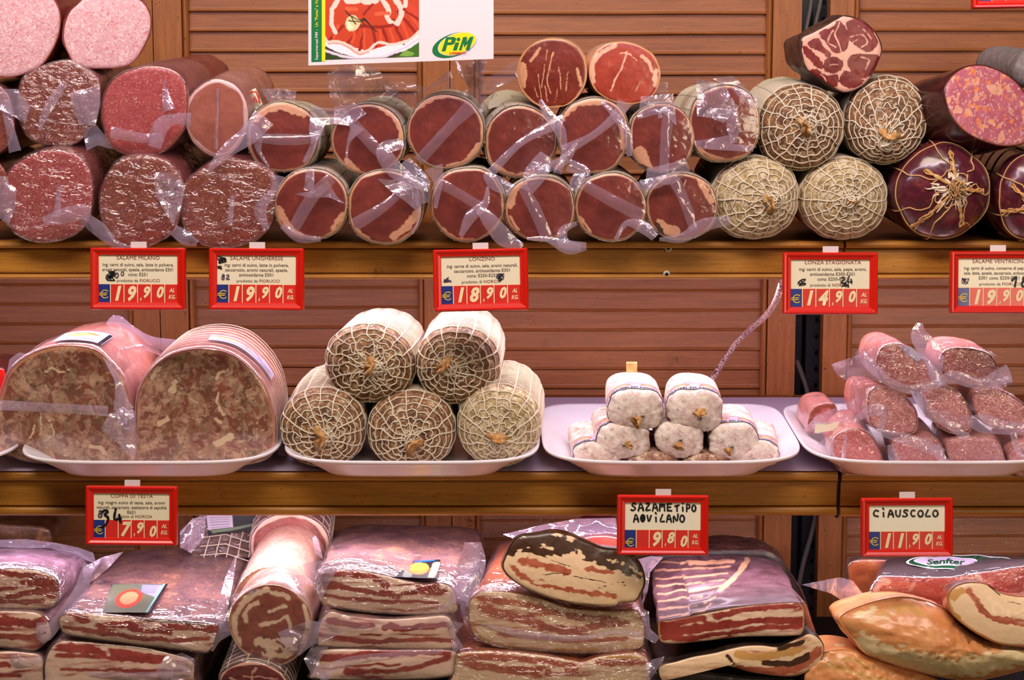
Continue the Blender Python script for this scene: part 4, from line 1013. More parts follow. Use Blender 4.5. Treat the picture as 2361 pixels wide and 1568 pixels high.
ribbon(r, [(930, 330, 26, 8), (885, 345, 36, 12), (905, 385, 40, 12), (945, 415, 30, 12), (990, 430, 30, 10)], -.036, 37); sheet(r, [(752, 170), (780, 152), (860, 150), (915, 205), (940, 262), (880, 232), (830, 252), (765, 240)], .04, 38, 'film2', amp=.022, sc=14)
sheet(r, [(770, 245), (825, 240), (845, 262), (805, 290), (770, 285)], -.034, 39, amp=.006)
V = PY([(868, 234), (905, 235), (938, 270), (934, 288), (900, 250), (870, 242)], .0); V[:, 1] += np.array([.03, .05, .04, .0, .0, .0])
mesh('paper_label', V, [(0, 1, 4, 5), (1, 2, 3, 4)], M['cardw'], r, smooth=False)
r = lonz('largest lonzino of its row, with a film band rising to the right', (1027, 303, 86, 84), -.03, [F_(8, (1035, 388), (1080, 368), (1105, 335)), F_(6, (960, 250), (1000, 224), (1030, 220))], 23, pitch=6)
ribbon(r, [(1090, 240, 34, 6), (1040, 290, 24, 6), (965, 372, 26, 7)], -.034, 41, curl=.1, mat='film2')
sheet(r, [(885, 195), (930, 188), (985, 202), (1030, 185), (1040, 160), (1050, 210), (1030, 216), (985, 225), (945, 262), (905, 240)], .03, 42, 'film2', amp=.02, sc=16)
sheet(r, [(1050, 140), (1122, 138), (1112, 195), (1115, 300), (1100, 262), (1080, 225), (1040, 215), (1085, 205), (1058, 172)], -.01, 43, amp=.012, sc=24)
sheet(r, [(1115, 185), (1195, 135), (1195, 180), (1140, 195), (1125, 250), (1112, 262)], .03, 44, 'film2', amp=.012)
ribbon(r, [(935, 370, 22, 10), (965, 420, 48, 12), (975, 470, 30, 8)], -.03, 45)
r = lonz('lonzino with netted body and paper label, under the left one of the two bare loins', (1200, 327, 82, 81), -.025, [F_(5, (1140, 380), (1180, 402), (1230, 400))], 24, yaw=-5, pitch=10, net=(.035, 16, .0007))
ribbon(r, [(1300, 270, 18, 8), (1270, 290, 26, 7), (1200, 330, 16, 6), (1130, 400, 22, 7)], -.03, 51); ribbon(r, [(1245, 230, 8, 6), (1262, 262, 22, 8), (1290, 300, 26, 12), (1300, 350, 14, 8), (1285, 400, 20, 10)], -.03, 52)
ribbon(r, [(1262, 360, 36, 14), (1235, 400, 54, 16), (1215, 440, 30, 14)], -.034, 53); ribbon(r, [(1240, 395, 18, 12), (1300, 370, 22, 12), (1330, 330, 8, 10)], -.034, 54)
ribbon(r, [(1118, 400, 14, 8), (1140, 420, 34, 10), (1180, 440, 30, 10)], -.03, 55)
V = PY([(1126, 258), (1128, 238), (1176, 212), (1180, 236), (1150, 252)], .0); V[:, 1] += np.array([-.006, .006, .036, .022, .004]); V[:, 2] += .003
mesh('paper_label', V, [(0, 1, 4), (1, 2, 3, 4)], M['cardw'], r, smooth=False)
r = lonz('lonzino with pale upper rim, under the gap of the two bare loins', (1368, 312, 80, 85), -.03, [F_(8, (1295, 270), (1330, 238), (1390, 232)), F_(4, (1430, 290), (1436, 340))], 25, 'lonzino', pitch=6)
ribbon(r, [(1440, 235, 34, 10), (1425, 262, 24, 8), (1370, 310, 16, 6), (1300, 348, 26, 7)], -.034, 56); ribbon(r, [(1385, 232, 8, 6), (1415, 262, 16, 7), (1446, 310, 20, 8), (1452, 360, 12, 6)], -.032, 57)
ribbon(r, [(1310, 380, 30, 10), (1350, 400, 24, 8), (1330, 430, 20, 10)], -.03, 58)
r = lonz('lonzino with white fat spot and vertical band, in the second row', (1525, 318, 73, 78), -.03, [F_(0, (1462, 345), (1476, 338), (1492, 352), (1500, 375), (1506, 388), (1494, 386), (1485, 378), (1470, 378), (1460, 365)), Dk(3, (1478, 382), (1492, 390))], 26, pitch=5)
ribbon(r, [(1542, 258, 28, 6), (1535, 320, 24, 6), (1530, 400, 20, 8)], -.034, 61, curl=.15, mat='film2'); sheet(r, [(1478, 222), (1552, 215), (1556, 250), (1560, 290), (1535, 262), (1500, 255), (1472, 262)], -.04, 62, amp=.007)
ribbon(r, [(1490, 400, 24, 14), (1540, 402, 46, 16), (1585, 378, 30, 16)], -.034, 63); ribbon(r, [(1462, 430, 16, 10), (1500, 425, 26, 10), (1545, 410, 22, 12)], -.036, 64); ribbon(r, [(1470, 270, 10, 7), (1515, 258, 12, 9), (1523, 272, 10, 9)], -.034, 65)
r = lonz('lonzino half covered by a bright folded film sheet, beside the netted loins', (1671, 285, 80, 88), -.03, [F_(5, (1610, 345), (1660, 368), (1700, 365))], 27, pitch=5, yaw=-2)
sheet(r, [(1606, 180), (1640, 188), (1672, 195), (1690, 235), (1706, 245), (1690, 262), (1668, 284), (1640, 272), (1607, 268)], -.05, 66, amp=.012, sc=24); sheet(r, [(1600, 325), (1650, 318), (1686, 310), (1690, 332), (1745, 338), (1725, 350), (1640, 345), (1605, 340)], -.044, 67, amp=.007)
ribbon(r, [(1690, 200, 10, 8), (1720, 225, 20, 10), (1745, 250, 14, 8)], -.036, 68); sheet(r, [(1640, 182), (1690, 175), (1745, 225), (1752, 262), (1720, 225), (1690, 195)], .02, 69, 'film2', amp=.01)
ribbon(r, [(1685, 235, 12, 8), (1690, 290, 30, 9), (1692, 330, 14, 7)], -.036, 70)
r = lonz('bare unwrapped loin with fine white fat veins, left of the two on top', (1272, 168, 78, 80), -.03, [F_(0, (1196, 150), (1210, 146), (1216, 170), (1210, 205), (1200, 190)), F_(3.5, (1245, 110), (1222, 140)), F_(4, (1330, 160), (1340, 195)), F_(1.1, (1275, 120), (1268, 150), (1262, 185), (1270, 215)), F_(1.1, (1255, 150), (1250, 200)), F_(1.1, (1290, 155), (1294, 205)), F_(1, (1240, 170), (1248, 225)), F_(1, (1310, 165), (1306, 210)), F_(1, (1232, 200), (1240, 225)), F_(1, (1258, 200), (1262, 232)), F_(1, (1285, 205), (1280, 235)), F_(1, (1262, 115), (1258, 140))], 28, 'lonzino_bare', wrap=None, body='case_fat', yaw=4, pitch=5, net=None, rim=(0, 3.5), L=.12)
r = lonz('bare bright red loin on top, right of the finely veined one', (1440, 167, 82, 70, 12), -.03, [F_(5, (1368, 185), (1368, 150), (1385, 122), (1420, 102)), F_(2, (1445, 120), (1436, 150), (1420, 180), (1408, 210)), F_(2, (1430, 122), (1455, 125)), F_(4, (1480, 130), (1495, 145), (1505, 165)), F_(6, (1512, 165), (1512, 195)), F_(1, (1452, 125), (1470, 140)), F_(1, (1476, 190), (1466, 210))], 29, 'lonzino_brt', wrap=None, body='case_fat', yaw=-3, pitch=4, net=None, rim=(0, 3.5), L=.12)
sheet(r, [(1522, 190), (1540, 190), (1540, 225), (1520, 232), (1500, 225)], .02, 71, 'film2', amp=.005)
# lower row
r = lonz('first lonzino on the shelf, with a crossed folded flap', (718, 470, 83, 81), -.035, [F_(7, (645, 480), (660, 515), (690, 540)), F_(6, (770, 525), (790, 495))], 31)
ribbon(r, [(765, 410, 26, 8), (720, 455, 28, 8), (672, 535, 26, 7)], -.04, 81, curl=.1, mat='film2'); sheet(r, [(680, 447), (720, 440), (755, 416), (778, 455), (800, 473), (765, 455), (710, 456)], -.048, 82, amp=.008); ribbon(r, [(716, 385, 18, 8), (712, 440, 24, 10)], -.04, 83)
ribbon(r, [(650, 520, 14, 6), (690, 548, 22, 6), (740, 552, 10, 6)], -.03, 84)
r = lonz('second lonzino on the shelf, with a thick white fat edge at lower right', (887, 477, 84, 84), -.035, [F_(9, (905, 548), (940, 520), (965, 485)), F_(4, (820, 530), (850, 548))], 32)
ribbon(r, [(928, 440, 16, 8), (880, 480, 24, 8), (815, 520, 30, 7)], -.04, 85, curl=.1, mat='film2'); sheet(r, [(870, 412), (905, 415), (935, 402), (965, 430), (962, 488), (935, 465), (898, 438)], -.048, 86, amp=.008); ribbon(r, [(960, 440, 10, 6), (966, 500, 6, 6), (950, 540, 5, 4)], -.038, 87)
r = lonz('third lonzino on the shelf, with a diagonal band and twisted film corner', (1078, 471, 82, 83), -.035, [F_(4, (1010, 520), (1050, 550), (1090, 552))], 33)
ribbon(r, [(1010, 420, 24, 8), (1060, 448, 22, 8), (1110, 478, 22, 8)], -.04, 88, curl=.1, mat='film2'); ribbon(r, [(1125, 430, 6, 6), (1118, 470, 18, 8), (1085, 500, 26, 8), (1062, 545, 10, 6)], -.042, 89)
ribbon(r, [(1105, 480, 16, 10), (1130, 510, 36, 12), (1165, 550, 40, 12), (1205, 568, 12, 12)], -.044, 90); ribbon(r, [(1000, 385, 46, 12), (1010, 420, 22, 10), (1004, 480, 8, 6)], -.042, 91)
r = lonz('fourth lonzino on the shelf, dull purple, with a film foot hanging over the edge', (1246, 482, 80, 73), -.035, [F_(7, (1178, 470), (1185, 440), (1208, 420)), F_(3, (1175, 500), (1195, 530))], 34)
ribbon(r, [(1205, 432, 22, 8), (1232, 480, 28, 8), (1262, 550, 26, 8)], -.04, 92, curl=.1, mat='film2'); ribbon(r, [(1215, 550, 8, 10), (1262, 552, 14, 12), (1310, 570, 32, 14), (1352, 568, 18, 14)], -.046, 93); ribbon(r, [(1330, 515, 8, 8), (1300, 530, 20, 10), (1300, 560, 26, 14), (1340, 572, 14, 14)], -.044, 94)
r = lonz('fifth lonzino on the shelf, with a wide diagonal band', (1409, 477, 79, 77), -.035, [F_(3, (1338, 500), (1360, 535))], 35)
ribbon(r, [(1350, 428, 24, 8), (1410, 462, 28, 8), (1482, 500, 30, 8)], -.04, 95, curl=.1, mat='film2'); ribbon(r, [(1420, 552, 10, 8), (1445, 515, 14, 8), (1485, 525, 30, 12), (1510, 548, 20, 12)], -.044, 96); ribbon(r, [(1320, 440, 22, 10), (1332, 410, 24, 10), (1350, 402, 8, 8)], -.04, 97)
r = lonz('last lonzino on the shelf, a white fat spot at its bottom, beside netted loins', (1571, 477, 80, 75), -.035, [F_(0, (1515, 505), (1530, 508), (1540, 518), (1560, 522), (1567, 535), (1555, 546), (1535, 545), (1525, 530), (1515, 518)), Dk(5, (1512, 515), (1524, 532), (1530, 545)), F_(6, (1612, 415), (1628, 445), (1640, 465))], 36)
ribbon(r, [(1550, 408, 26, 8), (1575, 455, 26, 8), (1600, 530, 18, 8)], -.04, 98, curl=.1, mat='film2'); ribbon(r, [(1520, 552, 8, 8), (1575, 548, 22, 12), (1620, 520, 30, 14), (1684, 508, 20, 16)], -.044, 99); ribbon(r, [(1478, 430, 30, 10), (1510, 420, 22, 10)], -.04, 100)

# ------------------------------------------------------------------ netted loins, coppa and ventricina at the right
GN = 'whole netted loins on the upper shelf'
netted('upper left one of the four netted loins, its string knot off to the left', 1845, 294, 96, 95, -.012, 1858, 280, 'moldy', 2, 4, .19, 41, group=GN, taildir=(-.8, -.5), nl=14)
netted('upper right one of the four netted loins, its net gathered low', 2041, 277, 92, 98, -.012, 2032, 322, 'moldy', 2, 2, .19, 42, group=GN, taildir=(.3, 1), nl=14, wig=1.2)
netted('greenish netted loin on the shelf beside the last lonzino', 1741, 457, 99, 93, -.012, 1776, 455, 'moldy_g', 0, 5, .19, 43, group=GN, taildir=(-.8, -.3), nl=14)
netted('greenish netted loin on the shelf beside the dark round sausage', 1944, 457, 99, 93, -.012, 1948, 450, 'moldy_g', 0, 5, .19, 44, group=GN, taildir=(.2, -.8), nl=14, tails=.6)
cop = [(1898, 62), (1930, 44), (1950, 36), (1990, 48), (2018, 75), (2032, 105), (2030, 130), (2012, 170), (1992, 195), (1955, 212), (1925, 205), (1888, 180), (1862, 160), (1850, 125), (1848, 90), (1875, 75)]
ML = [Ln(0, (1860, 100), (1885, 88), (1898, 108), (1912, 122), (1908, 132), (1890, 118), (1868, 108)), Ln(0, (1892, 74), (1915, 66), (1932, 50), (1950, 68), (1955, 90), (1948, 115), (1930, 122), (1918, 118), (1905, 98), (1895, 88)),
      Ln(0, (1955, 55), (1975, 45), (2005, 60), (2018, 85), (2022, 100), (2005, 115), (1985, 112), (1962, 95), (1957, 75)), Ln(0, (1852, 108), (1870, 115), (1890, 135), (1898, 152), (1884, 155), (1866, 138), (1856, 125)),
      Ln(0, (1905, 135), (1928, 133), (1942, 142), (1935, 162), (1915, 168), (1900, 156)), Ln(0, (1965, 128), (1990, 125), (2022, 128), (2024, 142), (2005, 172), (1985, 178), (1960, 160), (1955, 142)),
      Ln(0, (1862, 168), (1885, 160), (1905, 175), (1928, 172), (1930, 195), (1915, 200), (1885, 182)), Ln(0, (1945, 165), (1965, 168), (1988, 185), (1975, 200), (1950, 200), (1936, 188))]
VN = [F_(1.4, (1935, 52), (1925, 80), (1940, 120)), F_(1.3, (1920, 70), (1908, 95), (1925, 110)), F_(1.2, (1960, 85), (1985, 80), (2000, 98), (1985, 108)), F_(1.2, (1975, 60), (1995, 72), (2008, 90)), F_(1.1, (1965, 100), (1975, 92)), F_(1.3, (1985, 130), (2005, 140), (1995, 160)), F_(1.2, (1912, 150), (1930, 148)), F_(1.2, (1892, 170), (1905, 188))]
ML = [(c, v, w, [tuple(q) for q in (np.array(p) - np.mean(p, 0)) * 1.07 + np.mean(p, 0)]) for c, v, w, p in ML]
log('coppa', 'cut coppa with white cross-shaped marbling, resting on top of the netted loins', 'cured meat', cop, -.03, 'coppa', 'case_coppa', -4, 2, .09, base=(.92, 0, 0), strokes=ML + VN + [Dk(2, (1850, 95), (1848, 130), (1866, 165), (1905, 198))], rim=(1, 2.2), seed=45, warp=3, bamp=.004, taper=.92)
log('ventricina', 'thick cut ventricina with orange and white fat spots on a purple-pink face', 'salami', [(2180, 215), (2192, 180), (2225, 155), (2265, 150), (2310, 165), (2350, 195), (2375, 240), (2380, 290), (2368, 325), (2330, 336), (2285, 330), (2230, 305), (2195, 265)], -.04, 'ventricina', 'case_dark', -24, -10, .10, seed=46, rimB=2, na=170, bodyname='dark_casing', bamp=.002)
def tied_ventricina(label, cx, cy, rx, ry, kx, ky, seed):
    r = netted(label, cx, cy, rx, ry, -.012, kx, ky, 'case_purple', 0, 4, .16, seed, nl=7, name='whole_ventricina', cat='salami', rings=(.34, .93), smat='string2', srad=.0008, wig=1.5, tail=None, dome=.7, rstep=.03, amp=.05,
               group='whole dark ventricina sausages tied with twine')
    surf, R, L = r_surf[r.name]; mb = MB(); rs = random.Random(seed)
    for k in range(46):   # white dry tufts radiating from the tie
        th = rs.uniform(0, 6.28); q0 = rs.uniform(.05, .3); q1 = q0 + rs.uniform(.06, .22)
        q = np.linspace(q0, q1, 5); mb.tube(surf(q, th + .1 * vn(np.stack([q * 9, q * 0 + k], 1), k), .0012), np.array([.0012, .0011, .0009, .0007, .0002]) * rs.uniform(.6, 1.5), 5)
    mb.obj('dry_tuft', M['white_tuft'], r)
    mb = MB()
    for k in range(5):
        th = k * 1.256 + rs.uniform(-.3, .3); q = np.linspace(.1, rs.uniform(.6, .95), 10)
        for d in (-.03, .0, .03): mb.tube(surf(q, th + d + .05 * np.sin(q * 20 + d * 90), .0012), .0011, 4)
    mb.obj('twisted_cord', M['paper_tail'], r)
    return r
tied_ventricina('whole dark purple ventricina tied with tan twine, right of the netted loins', 2165, 437, 112, 112, 2185, 425, 47)
tied_ventricina('whole dark ventricina at the right edge, cut off by the picture', 2376, 448, 84, 105, 2366, 470, 48)
r = netted('grey bloomed sausage end at the right edge above the cut ventricina', 2386, 160, 52, 44, .10, 2386, 160, 'case_grey', 0, 4, .16, 49, name='grey_sausage', cat='salami', net=False, tail=None)
r = netted('dark sausage lying behind, under the cut ventricina', 2270, 470, 60, 75, .10, 2270, 470, 'case_dark', 0, 4, .12, 50, name='dark_sausage', cat='salami', net=False, tail=None)
# ------------------------------------------------------------------ middle shelf
def sticker(r, a0, a1, f0, f1, base, items, name='label_sticker', off=1.05, nu=60, nv=26, na=150):
    """printed label lying on a log: a0..a1 ring indices, f0..f1 along the body; items in unit coordinates"""
    O, n, rad, bc, B3 = r_info[r.name]; V = []; UV = []
    for a in np.linspace(a0, a1, nu):
        i = int(a) % len(rad); j = (i + 1) % len(rad); t = a - int(a)
        R0 = rad[i] * (1 - t) + rad[j] * t; R1 = (B3[i] * (1 - t) + B3[j] * t) - bc
        for f in np.linspace(f0, f1, nv):
            V.append(O + (bc - O) * f + (R0 * (1 - f) + R1 * f) * (off + .02 * math.sin(f * math.pi))); UV.append(((a - a0) / (a1 - a0), (f - f0) / (f1 - f0)))
    return mesh(name, V, gridf(nu, nv), M['print'], r, masks=paintc(np.array(UV), base, items, soft=.01))
GB = 'large halves of brawn in the first tray'
H1 = [(-8, 960), (-4, 930), (7, 896), (21, 860), (46, 833), (89, 810), (136, 799), (186, 800), (221, 810), (257, 842), (282, 875), (296, 930), (304, 1000), (308, 1058), (306, 1068), (290, 1071), (180, 1070), (80, 1064), (30, 1052), (-4, 1036), (-12, 1005)]
r = log('brawn_half', 'brawn half with a horizontal film band, at the left end of the first tray', 'cured meat', H1, -.01, 'headcheese', 'case_pink', 4, 5, .14, seed=61, na=170, rim=(0, 0), wrap='wrapsm', wamp=.0006, group=GB, rimB=10, bamp=.0015,
        strokes=[F_(2.5, (103, 857), (125, 849), (138, 856), (160, 854)), F_(1.5, (95, 950), (96, 990), (92, 1000)), F_(1.5, (112, 960), (120, 985), (128, 1000), (110, 1012)), F_(2, (70, 1010), (85, 980)), F_(4, (210, 1030), (235, 1032), (240, 1045))])
def ring_at(front, na, x, y):
    ring = cr_closed(front, na); return int(np.argmin(np.linalg.norm(ring - np.array([x, y]), axis=1)))
i0, i1 = ring_at(H1, 170, 110, 805), ring_at(H1, 170, 222, 810)
sticker(r, i0, i1, .10, .42, (206, 200, 226), [((30, 30, 36), 0, [(.9, 0), (1, 0), (1, 1), (.9, 1)]), ((244, 178, 110), 0, [(.1, .5), (.3, .8), (.6, .85), (.8, .65), (.6, .5), (.3, .4)]), ((226, 70, 40), .03, [(.2, .75), (.5, .8), (.75, .62)]), ((90, 80, 120), .015, [(.45, .15), (.8, .15)]), ((90, 80, 120), .015, [(.45, .27), (.8, .27)])])
ribbon(r, [(-5, 934, 24, 7), (120, 940, 22, 7), (250, 948, 24, 7)], -.036, 101, curl=.08, nu=34)
sheet(r, [(236, 822), (262, 838), (282, 880), (300, 930), (308, 940), (285, 950), (262, 946), (266, 900), (262, 860)], -.036, 102, amp=.006); sheet(r, [(233, 988), (250, 955), (285, 938), (312, 948), (315, 1040), (308, 1062), (270, 1020)], -.042, 103, amp=.007)
sheet(r, [(268, 945), (290, 936), (308, 946), (308, 985), (290, 992), (272, 975)], -.05, 104, amp=.012, sc=50)
ribbon(r, [(246, 760, 16, 0), (268, 738, 24, 0), (300, 762, 26, 0), (345, 785, 22, 0), (405, 800, 34, 0)], .10, 105); ribbon(r, [(245, 815, 6, 0), (320, 800, 12, 0), (375, 812, 20, 4)], .02, 106); sheet(r, [(14, 868), (22, 828), (45, 812), (68, 818), (45, 838), (24, 865)], .0, 107, amp=.006)
H2 = [(316, 960), (317, 935), (322, 903), (343, 862), (375, 831), (411, 814), (464, 806), (518, 814), (557, 835), (593, 871), (618, 914), (629, 956), (632, 990), (631, 1020), (622, 1044), (602, 1060), (540, 1072), (400, 1074), (330, 1072), (318, 1069), (315, 1055), (315, 1010)]
r = log('brawn_half', 'brawn half with a round arched cut face, next to the netted loins', 'cured meat', H2, -.01, 'headcheese', 'case_pink', -1, 5, .14, seed=66, na=170, rim=(0, 0), wrap='wrapsm', wamp=.0006, group=GB, rimB=6, net=(.10, 0, .0005),
        strokes=[F_(3, (498, 872), (508, 858), (528, 852)), F_(3, (503, 905), (503, 928), (516, 957)), F_(3, (500, 965), (508, 972)), F_(1.5, (440, 918), (462, 928)), F_(5, (352, 870), (365, 850)), F_(7, (395, 900), (405, 880)), F_(8, (370, 975), (385, 965)), F_(7, (500, 1020), (535, 1005))])
i0, i1 = ring_at(H2, 170, 470, 806), ring_at(H2, 170, 610, 895)
sticker(r, i0, i1, .22, .42, (196, 190, 214), [((40, 40, 50), .02, [(0, .04), (1, .04)]), ((240, 130, 90), .10, [(.1, .75), (.6, .8)]), ((246, 190, 120), .05, [(.15, .6), (.5, .62)]), ((90, 84, 120), .03, [(.1, .3), (.9, .3)]), ((70, 70, 60), .03, [(.5, .5), (.95, .55)])])
ribbon(r, [(620, 900, 10, 4), (640, 960, 14, 0), (650, 1050, 16, 0)], .02, 108, 'film2')
r = log('wrapped_package', 'barely visible red and black package at the left edge behind the first brawn half', 'package', [(-60, 850), (0, 848), (12, 858), (14, 890), (8, 930), (-20, 940), (-60, 935)], .06, 'red_pkg', 'case_dark', 0, 2, .08, seed=63, rim=(0, 0))

GL5 = 'five netted loins stacked in a tray'
netted('netted loin at the upper left of the five-loin pile', 853, 838, 103, 91, .012, 875, 833, 'moldy', 4, 3, .125, 71, group=GL5, taildir=(-.7, .2), nl=16, wig=1.3)
netted('netted loin at the upper right of the five-loin pile, right under a price tag', 1056, 842, 97, 90, .012, 1040, 835, 'moldy', 2, 5, .13, 72, group=GL5, taildir=(-.7, .6), nl=16)
netted('netted loin at the bottom left of the five-loin pile, brown tail in its knot', 744, 985, 98, 93, 0.0, 765, 992, 'moldy', 3, 6, .125, 73, group=GL5, taildir=(-1, 0), nl=16, tails=1.2)
netted('netted loin at the bottom middle of the five-loin pile', 948, 990, 101, 92, 0.0, 948, 1000, 'moldy', 0, 6, .125, 74, group=GL5, taildir=(.5, -.6), nl=15)
netted('netted loin at the bottom right of the five-loin pile', 1150, 980, 97, 95, 0.0, 1150, 1005, 'moldy_g', 3, 6, .125, 75, group=GL5, taildir=(.2, .8), nl=16)

GW = 'small white bloomed salamis piled in a tray'
def band(r, q0, q1):
    surf, R, L = r_surf[r.name]; nu, nv = 90, 14; th = np.linspace(0, 2 * math.pi, nu); q = np.linspace(q0, q1, nv)
    V = surf(q[None, :], th[:, None], .0007).reshape(-1, 3); T = (np.repeat(th, nv) - math.pi / 2) / math.pi * 3.2; T = (T + 8) % 1.6 - .8; Q = np.tile((q - q0) / (q1 - q0), nu)
    it = [((70, 96, 60), .05, [(-3, .03), (3, .03)]), ((70, 96, 60), .04, [(-3, .97), (3, .97)]), ((236, 120, 96), .19, [(-.45, .66), (.45, .66)]), ((250, 196, 130), .13, [(-.40, .64), (.40, .64)]), ((200, 90, 90), .03, [(-.2, .75), (.2, .72)]), ((90, 80, 190), .06, [(.0, .60), (.12, .60)])]
    b = mesh('label_band', V, gridf(nu, nv), M['print'], r, masks=paintc(np.stack([T, Q], 1), (206, 196, 226), it, soft=.02))
    V2, F2 = text2d('SALUMI DI NORCIA', .3, 0, .02, 'CENTER', 1.2)
    th = math.pi / 2 - V2[:, 0] / 3.2 * math.pi * .72; qq = q0 + (q1 - q0) * (.12 + V2[:, 1] * .8)
    mesh('band_lettering', surf(qq, th, .0010), F2, M['marker'], b, smooth=False)
def small(label, cx, cy, rx, ry, kx, ky, seed, skin_='white', lab=True, Y=-.02, td=(-.3, -.6), yaw=3, pitch=5, clip=True, tails=1.0, L=.09):
    r = netted(label, cx, cy, rx, ry, Y, kx, ky, skin_, yaw, pitch, L, seed, name='small_salami', cat='salami', sq=2.6, net=False, folds=1, dome=.42, tail='paper_tail', clipm=clip, taildir=td, tails=tails, group=GW, amp=.05)
    if lab: band(r, 1.15, 2.05)
    return r
r = small('top left small white salami, a square dry stub standing up behind it', 1467, 945, 63, 48, 1480, 955, 81, td=(-.9, -.5), tails=1.15, yaw=0, pitch=5, L=.09)
surf, R, L = r_surf[r.name]; p = surf(np.array([L / R + .6]), np.array([math.pi / 2]))[0]
MB().box((p[0] - .0055, p[1] - .003, p[2] - .008), (p[0] + .0060, p[1] + .004, p[2] + .011), .0012).obj('end_stub', M['paper_tail'], r, smooth=False)
small('top right small white salami, below the leaning twig-like cord', 1602, 947, 65, 49, 1612, 958, 82, td=(-.1, .8), tails=1.1)
small('left small white salami of the middle row of the pile', 1436, 1016, 62, 42, 1437, 1022, 83, td=(.5, .3), yaw=-2)
small('central small white salami of the pile, without a label band showing', 1566, 1014, 58, 42, 1568, 1010, 84, lab=False, td=(-.3, -.8))
small('right small white salami of the middle row of the pile', 1692, 1018, 58, 44, 1686, 1026, 85, td=(-.6, -.5), tails=.9)
small('bottom left small white salami of the pile, half hidden by the tray rim', 1378, 1050, 57, 31, 1382, 1062, 86, td=(0, .5), yaw=-3, pitch=9, L=.08)
small('browner small salami in the bottom row, second from the left', 1503, 1069, 61, 27, 1506, 1068, 87, 'white_d', False, td=(0, -.3), pitch=9, L=.08)
small('browner small salami in the bottom row, third from the left', 1629, 1071, 57, 27, 1616, 1072, 88, 'white_d', False, td=(-.5, 0), pitch=9, L=.08)
small('bottom right small white salami of the pile, half hidden by the tray rim', 1742, 1048, 55, 32, 1740, 1056, 89, td=(.3, -1), yaw=4, pitch=9, L=.08)
# loose things in the third tray
V = PY([(1790, 1019), (1822, 1008), (1828, 1028), (1796, 1038)], .09); o = props(mesh('paper_slip', V, [(0, 1, 2, 3)], M['cardw'], smooth=False), 'small printed paper slip lying at the right back of the third tray', 'paper slip')
V = PY([(1798, 1019), (1818, 1012), (1822, 1026), (1802, 1032)], .0895); mesh('printed_picture', V, [(0, 1, 2, 3)], M['marker2'], o, smooth=False, local=True)
mb = MB(); mb.tube(PY(cr_open([(1256, 1012), (1280, 1018), (1302, 1028)], 12), np.linspace(.04, .04, 12)), .0006, 5); mb.tube(PY(cr_open([(1256, 1016), (1275, 1028), (1306, 1046)], 12), .03), .0006, 5)
props(mb.obj('loose_twine', M['string2']), 'thin loose twine lying in the left corner of the third tray', 'twine')

GC = 'vacuum packed soft salamis heaped in the right tray'
def ciau(label, pts, Y, seed, yaw=0, pitch=8, L=.075, wrap='wrap', rimB=3, **k):
    return log('soft_salami', label, 'salami', pts, Y, 'ciausc', 'case_ciau', yaw, pitch - 5, L, seed=seed, wrap=wrap, wamp=.0022, group=GC, rimB=rimB, na=110, nr=24, bamp=.002, wlen=.7, **k)
M['case_ciau'] = skinm('soft_salami_skin', [(190, 108, 96), (212, 136, 124), (232, 174, 162)], 60, .35, .6)
SH = lambda r, p, Y, s, a=.007, m='film', sc=28: sheet(r, p, Y, s, m, a, sc)
r = ciau('packed soft salami at the lower left of the heap, with a pale vertical seam', [(1915, 1030), (1936, 999), (1972, 989), (2006, 1004), (2028, 1038), (2036, 1084), (2000, 1092), (1945, 1090), (1919, 1060)], -.018, 91, 4, 12, wrap='wrapsm')
ribbon(r, [(1950, 1002, 8, 5), (1946, 1040, 8, 5), (1940, 1085, 8, 5)], -.032, 111, curl=.4); SH(r, [(1880, 1030), (1900, 1010), (1925, 1000), (1920, 1040), (1945, 1074), (1915, 1066), (1892, 1050)], -.02, 112)
r = ciau('packed soft salami in the bottom row, second from the left', [(2062, 1019), (2100, 1012), (2156, 1010), (2178, 1045), (2182, 1086), (2140, 1093), (2088, 1091), (2066, 1060)], -.018, 92, 0, 12)
ribbon(r, [(2052, 1025, 14, 6), (2062, 1060, 22, 10), (2088, 1082, 16, 8)], -.034, 113); ribbon(r, [(2150, 1028, 14, 6), (2175, 1060, 20, 10), (2200, 1082, 14, 8)], -.036, 114)
r = ciau('packed soft salami in the bottom row, third from the left', [(2183, 1025), (2205, 1012), (2250, 1007), (2296, 1012), (2314, 1050), (2320, 1086), (2260, 1093), (2210, 1090), (2190, 1060)], -.018, 93, 0, 12)
ribbon(r, [(2210, 1076, 12, 5), (2250, 1078, 14, 5), (2318, 1074, 10, 5)], -.036, 115)
r = ciau('packed soft salami at the bottom right, cut by the picture edge', [(2326, 1045), (2350, 1025), (2400, 1025), (2420, 1060), (2410, 1095), (2350, 1098), (2330, 1075)], -.018, 94, 0, 12)
ribbon(r, [(2335, 1000, 14, 10), (2345, 1030, 16, 10), (2361, 1050, 16, 8)], -.036, 116)
r = ciau('packed soft salami in the second row at left, rounded with an amber side', [(2000, 925), (2008, 899), (2040, 893), (2077, 908), (2107, 936), (2116, 966), (2106, 998), (2055, 1002), (2015, 985), (2001, 955)], -.015, 95, -8, 6, rimB=6)
SH(r, [(1850, 995), (1880, 960), (1950, 930), (2000, 905), (2000, 950), (2010, 985), (1965, 985), (1935, 990), (1890, 1000)], .0, 117); ribbon(r, [(1975, 965, 14, 10), (2010, 945, 26, 14), (2038, 948, 20, 16), (2030, 990, 16, 10)], -.03, 118); ribbon(r, [(2020, 995, 14, 8), (2080, 1010, 24, 12), (2140, 1030, 30, 14), (2175, 1045, 20, 12)], -.03, 119)
V = PY([(1880, 975), (1936, 972), (1930, 992), (1878, 998)], .0); mesh('paper_label', V, [(0, 1, 2, 3)], M['cardw'], r, smooth=False)
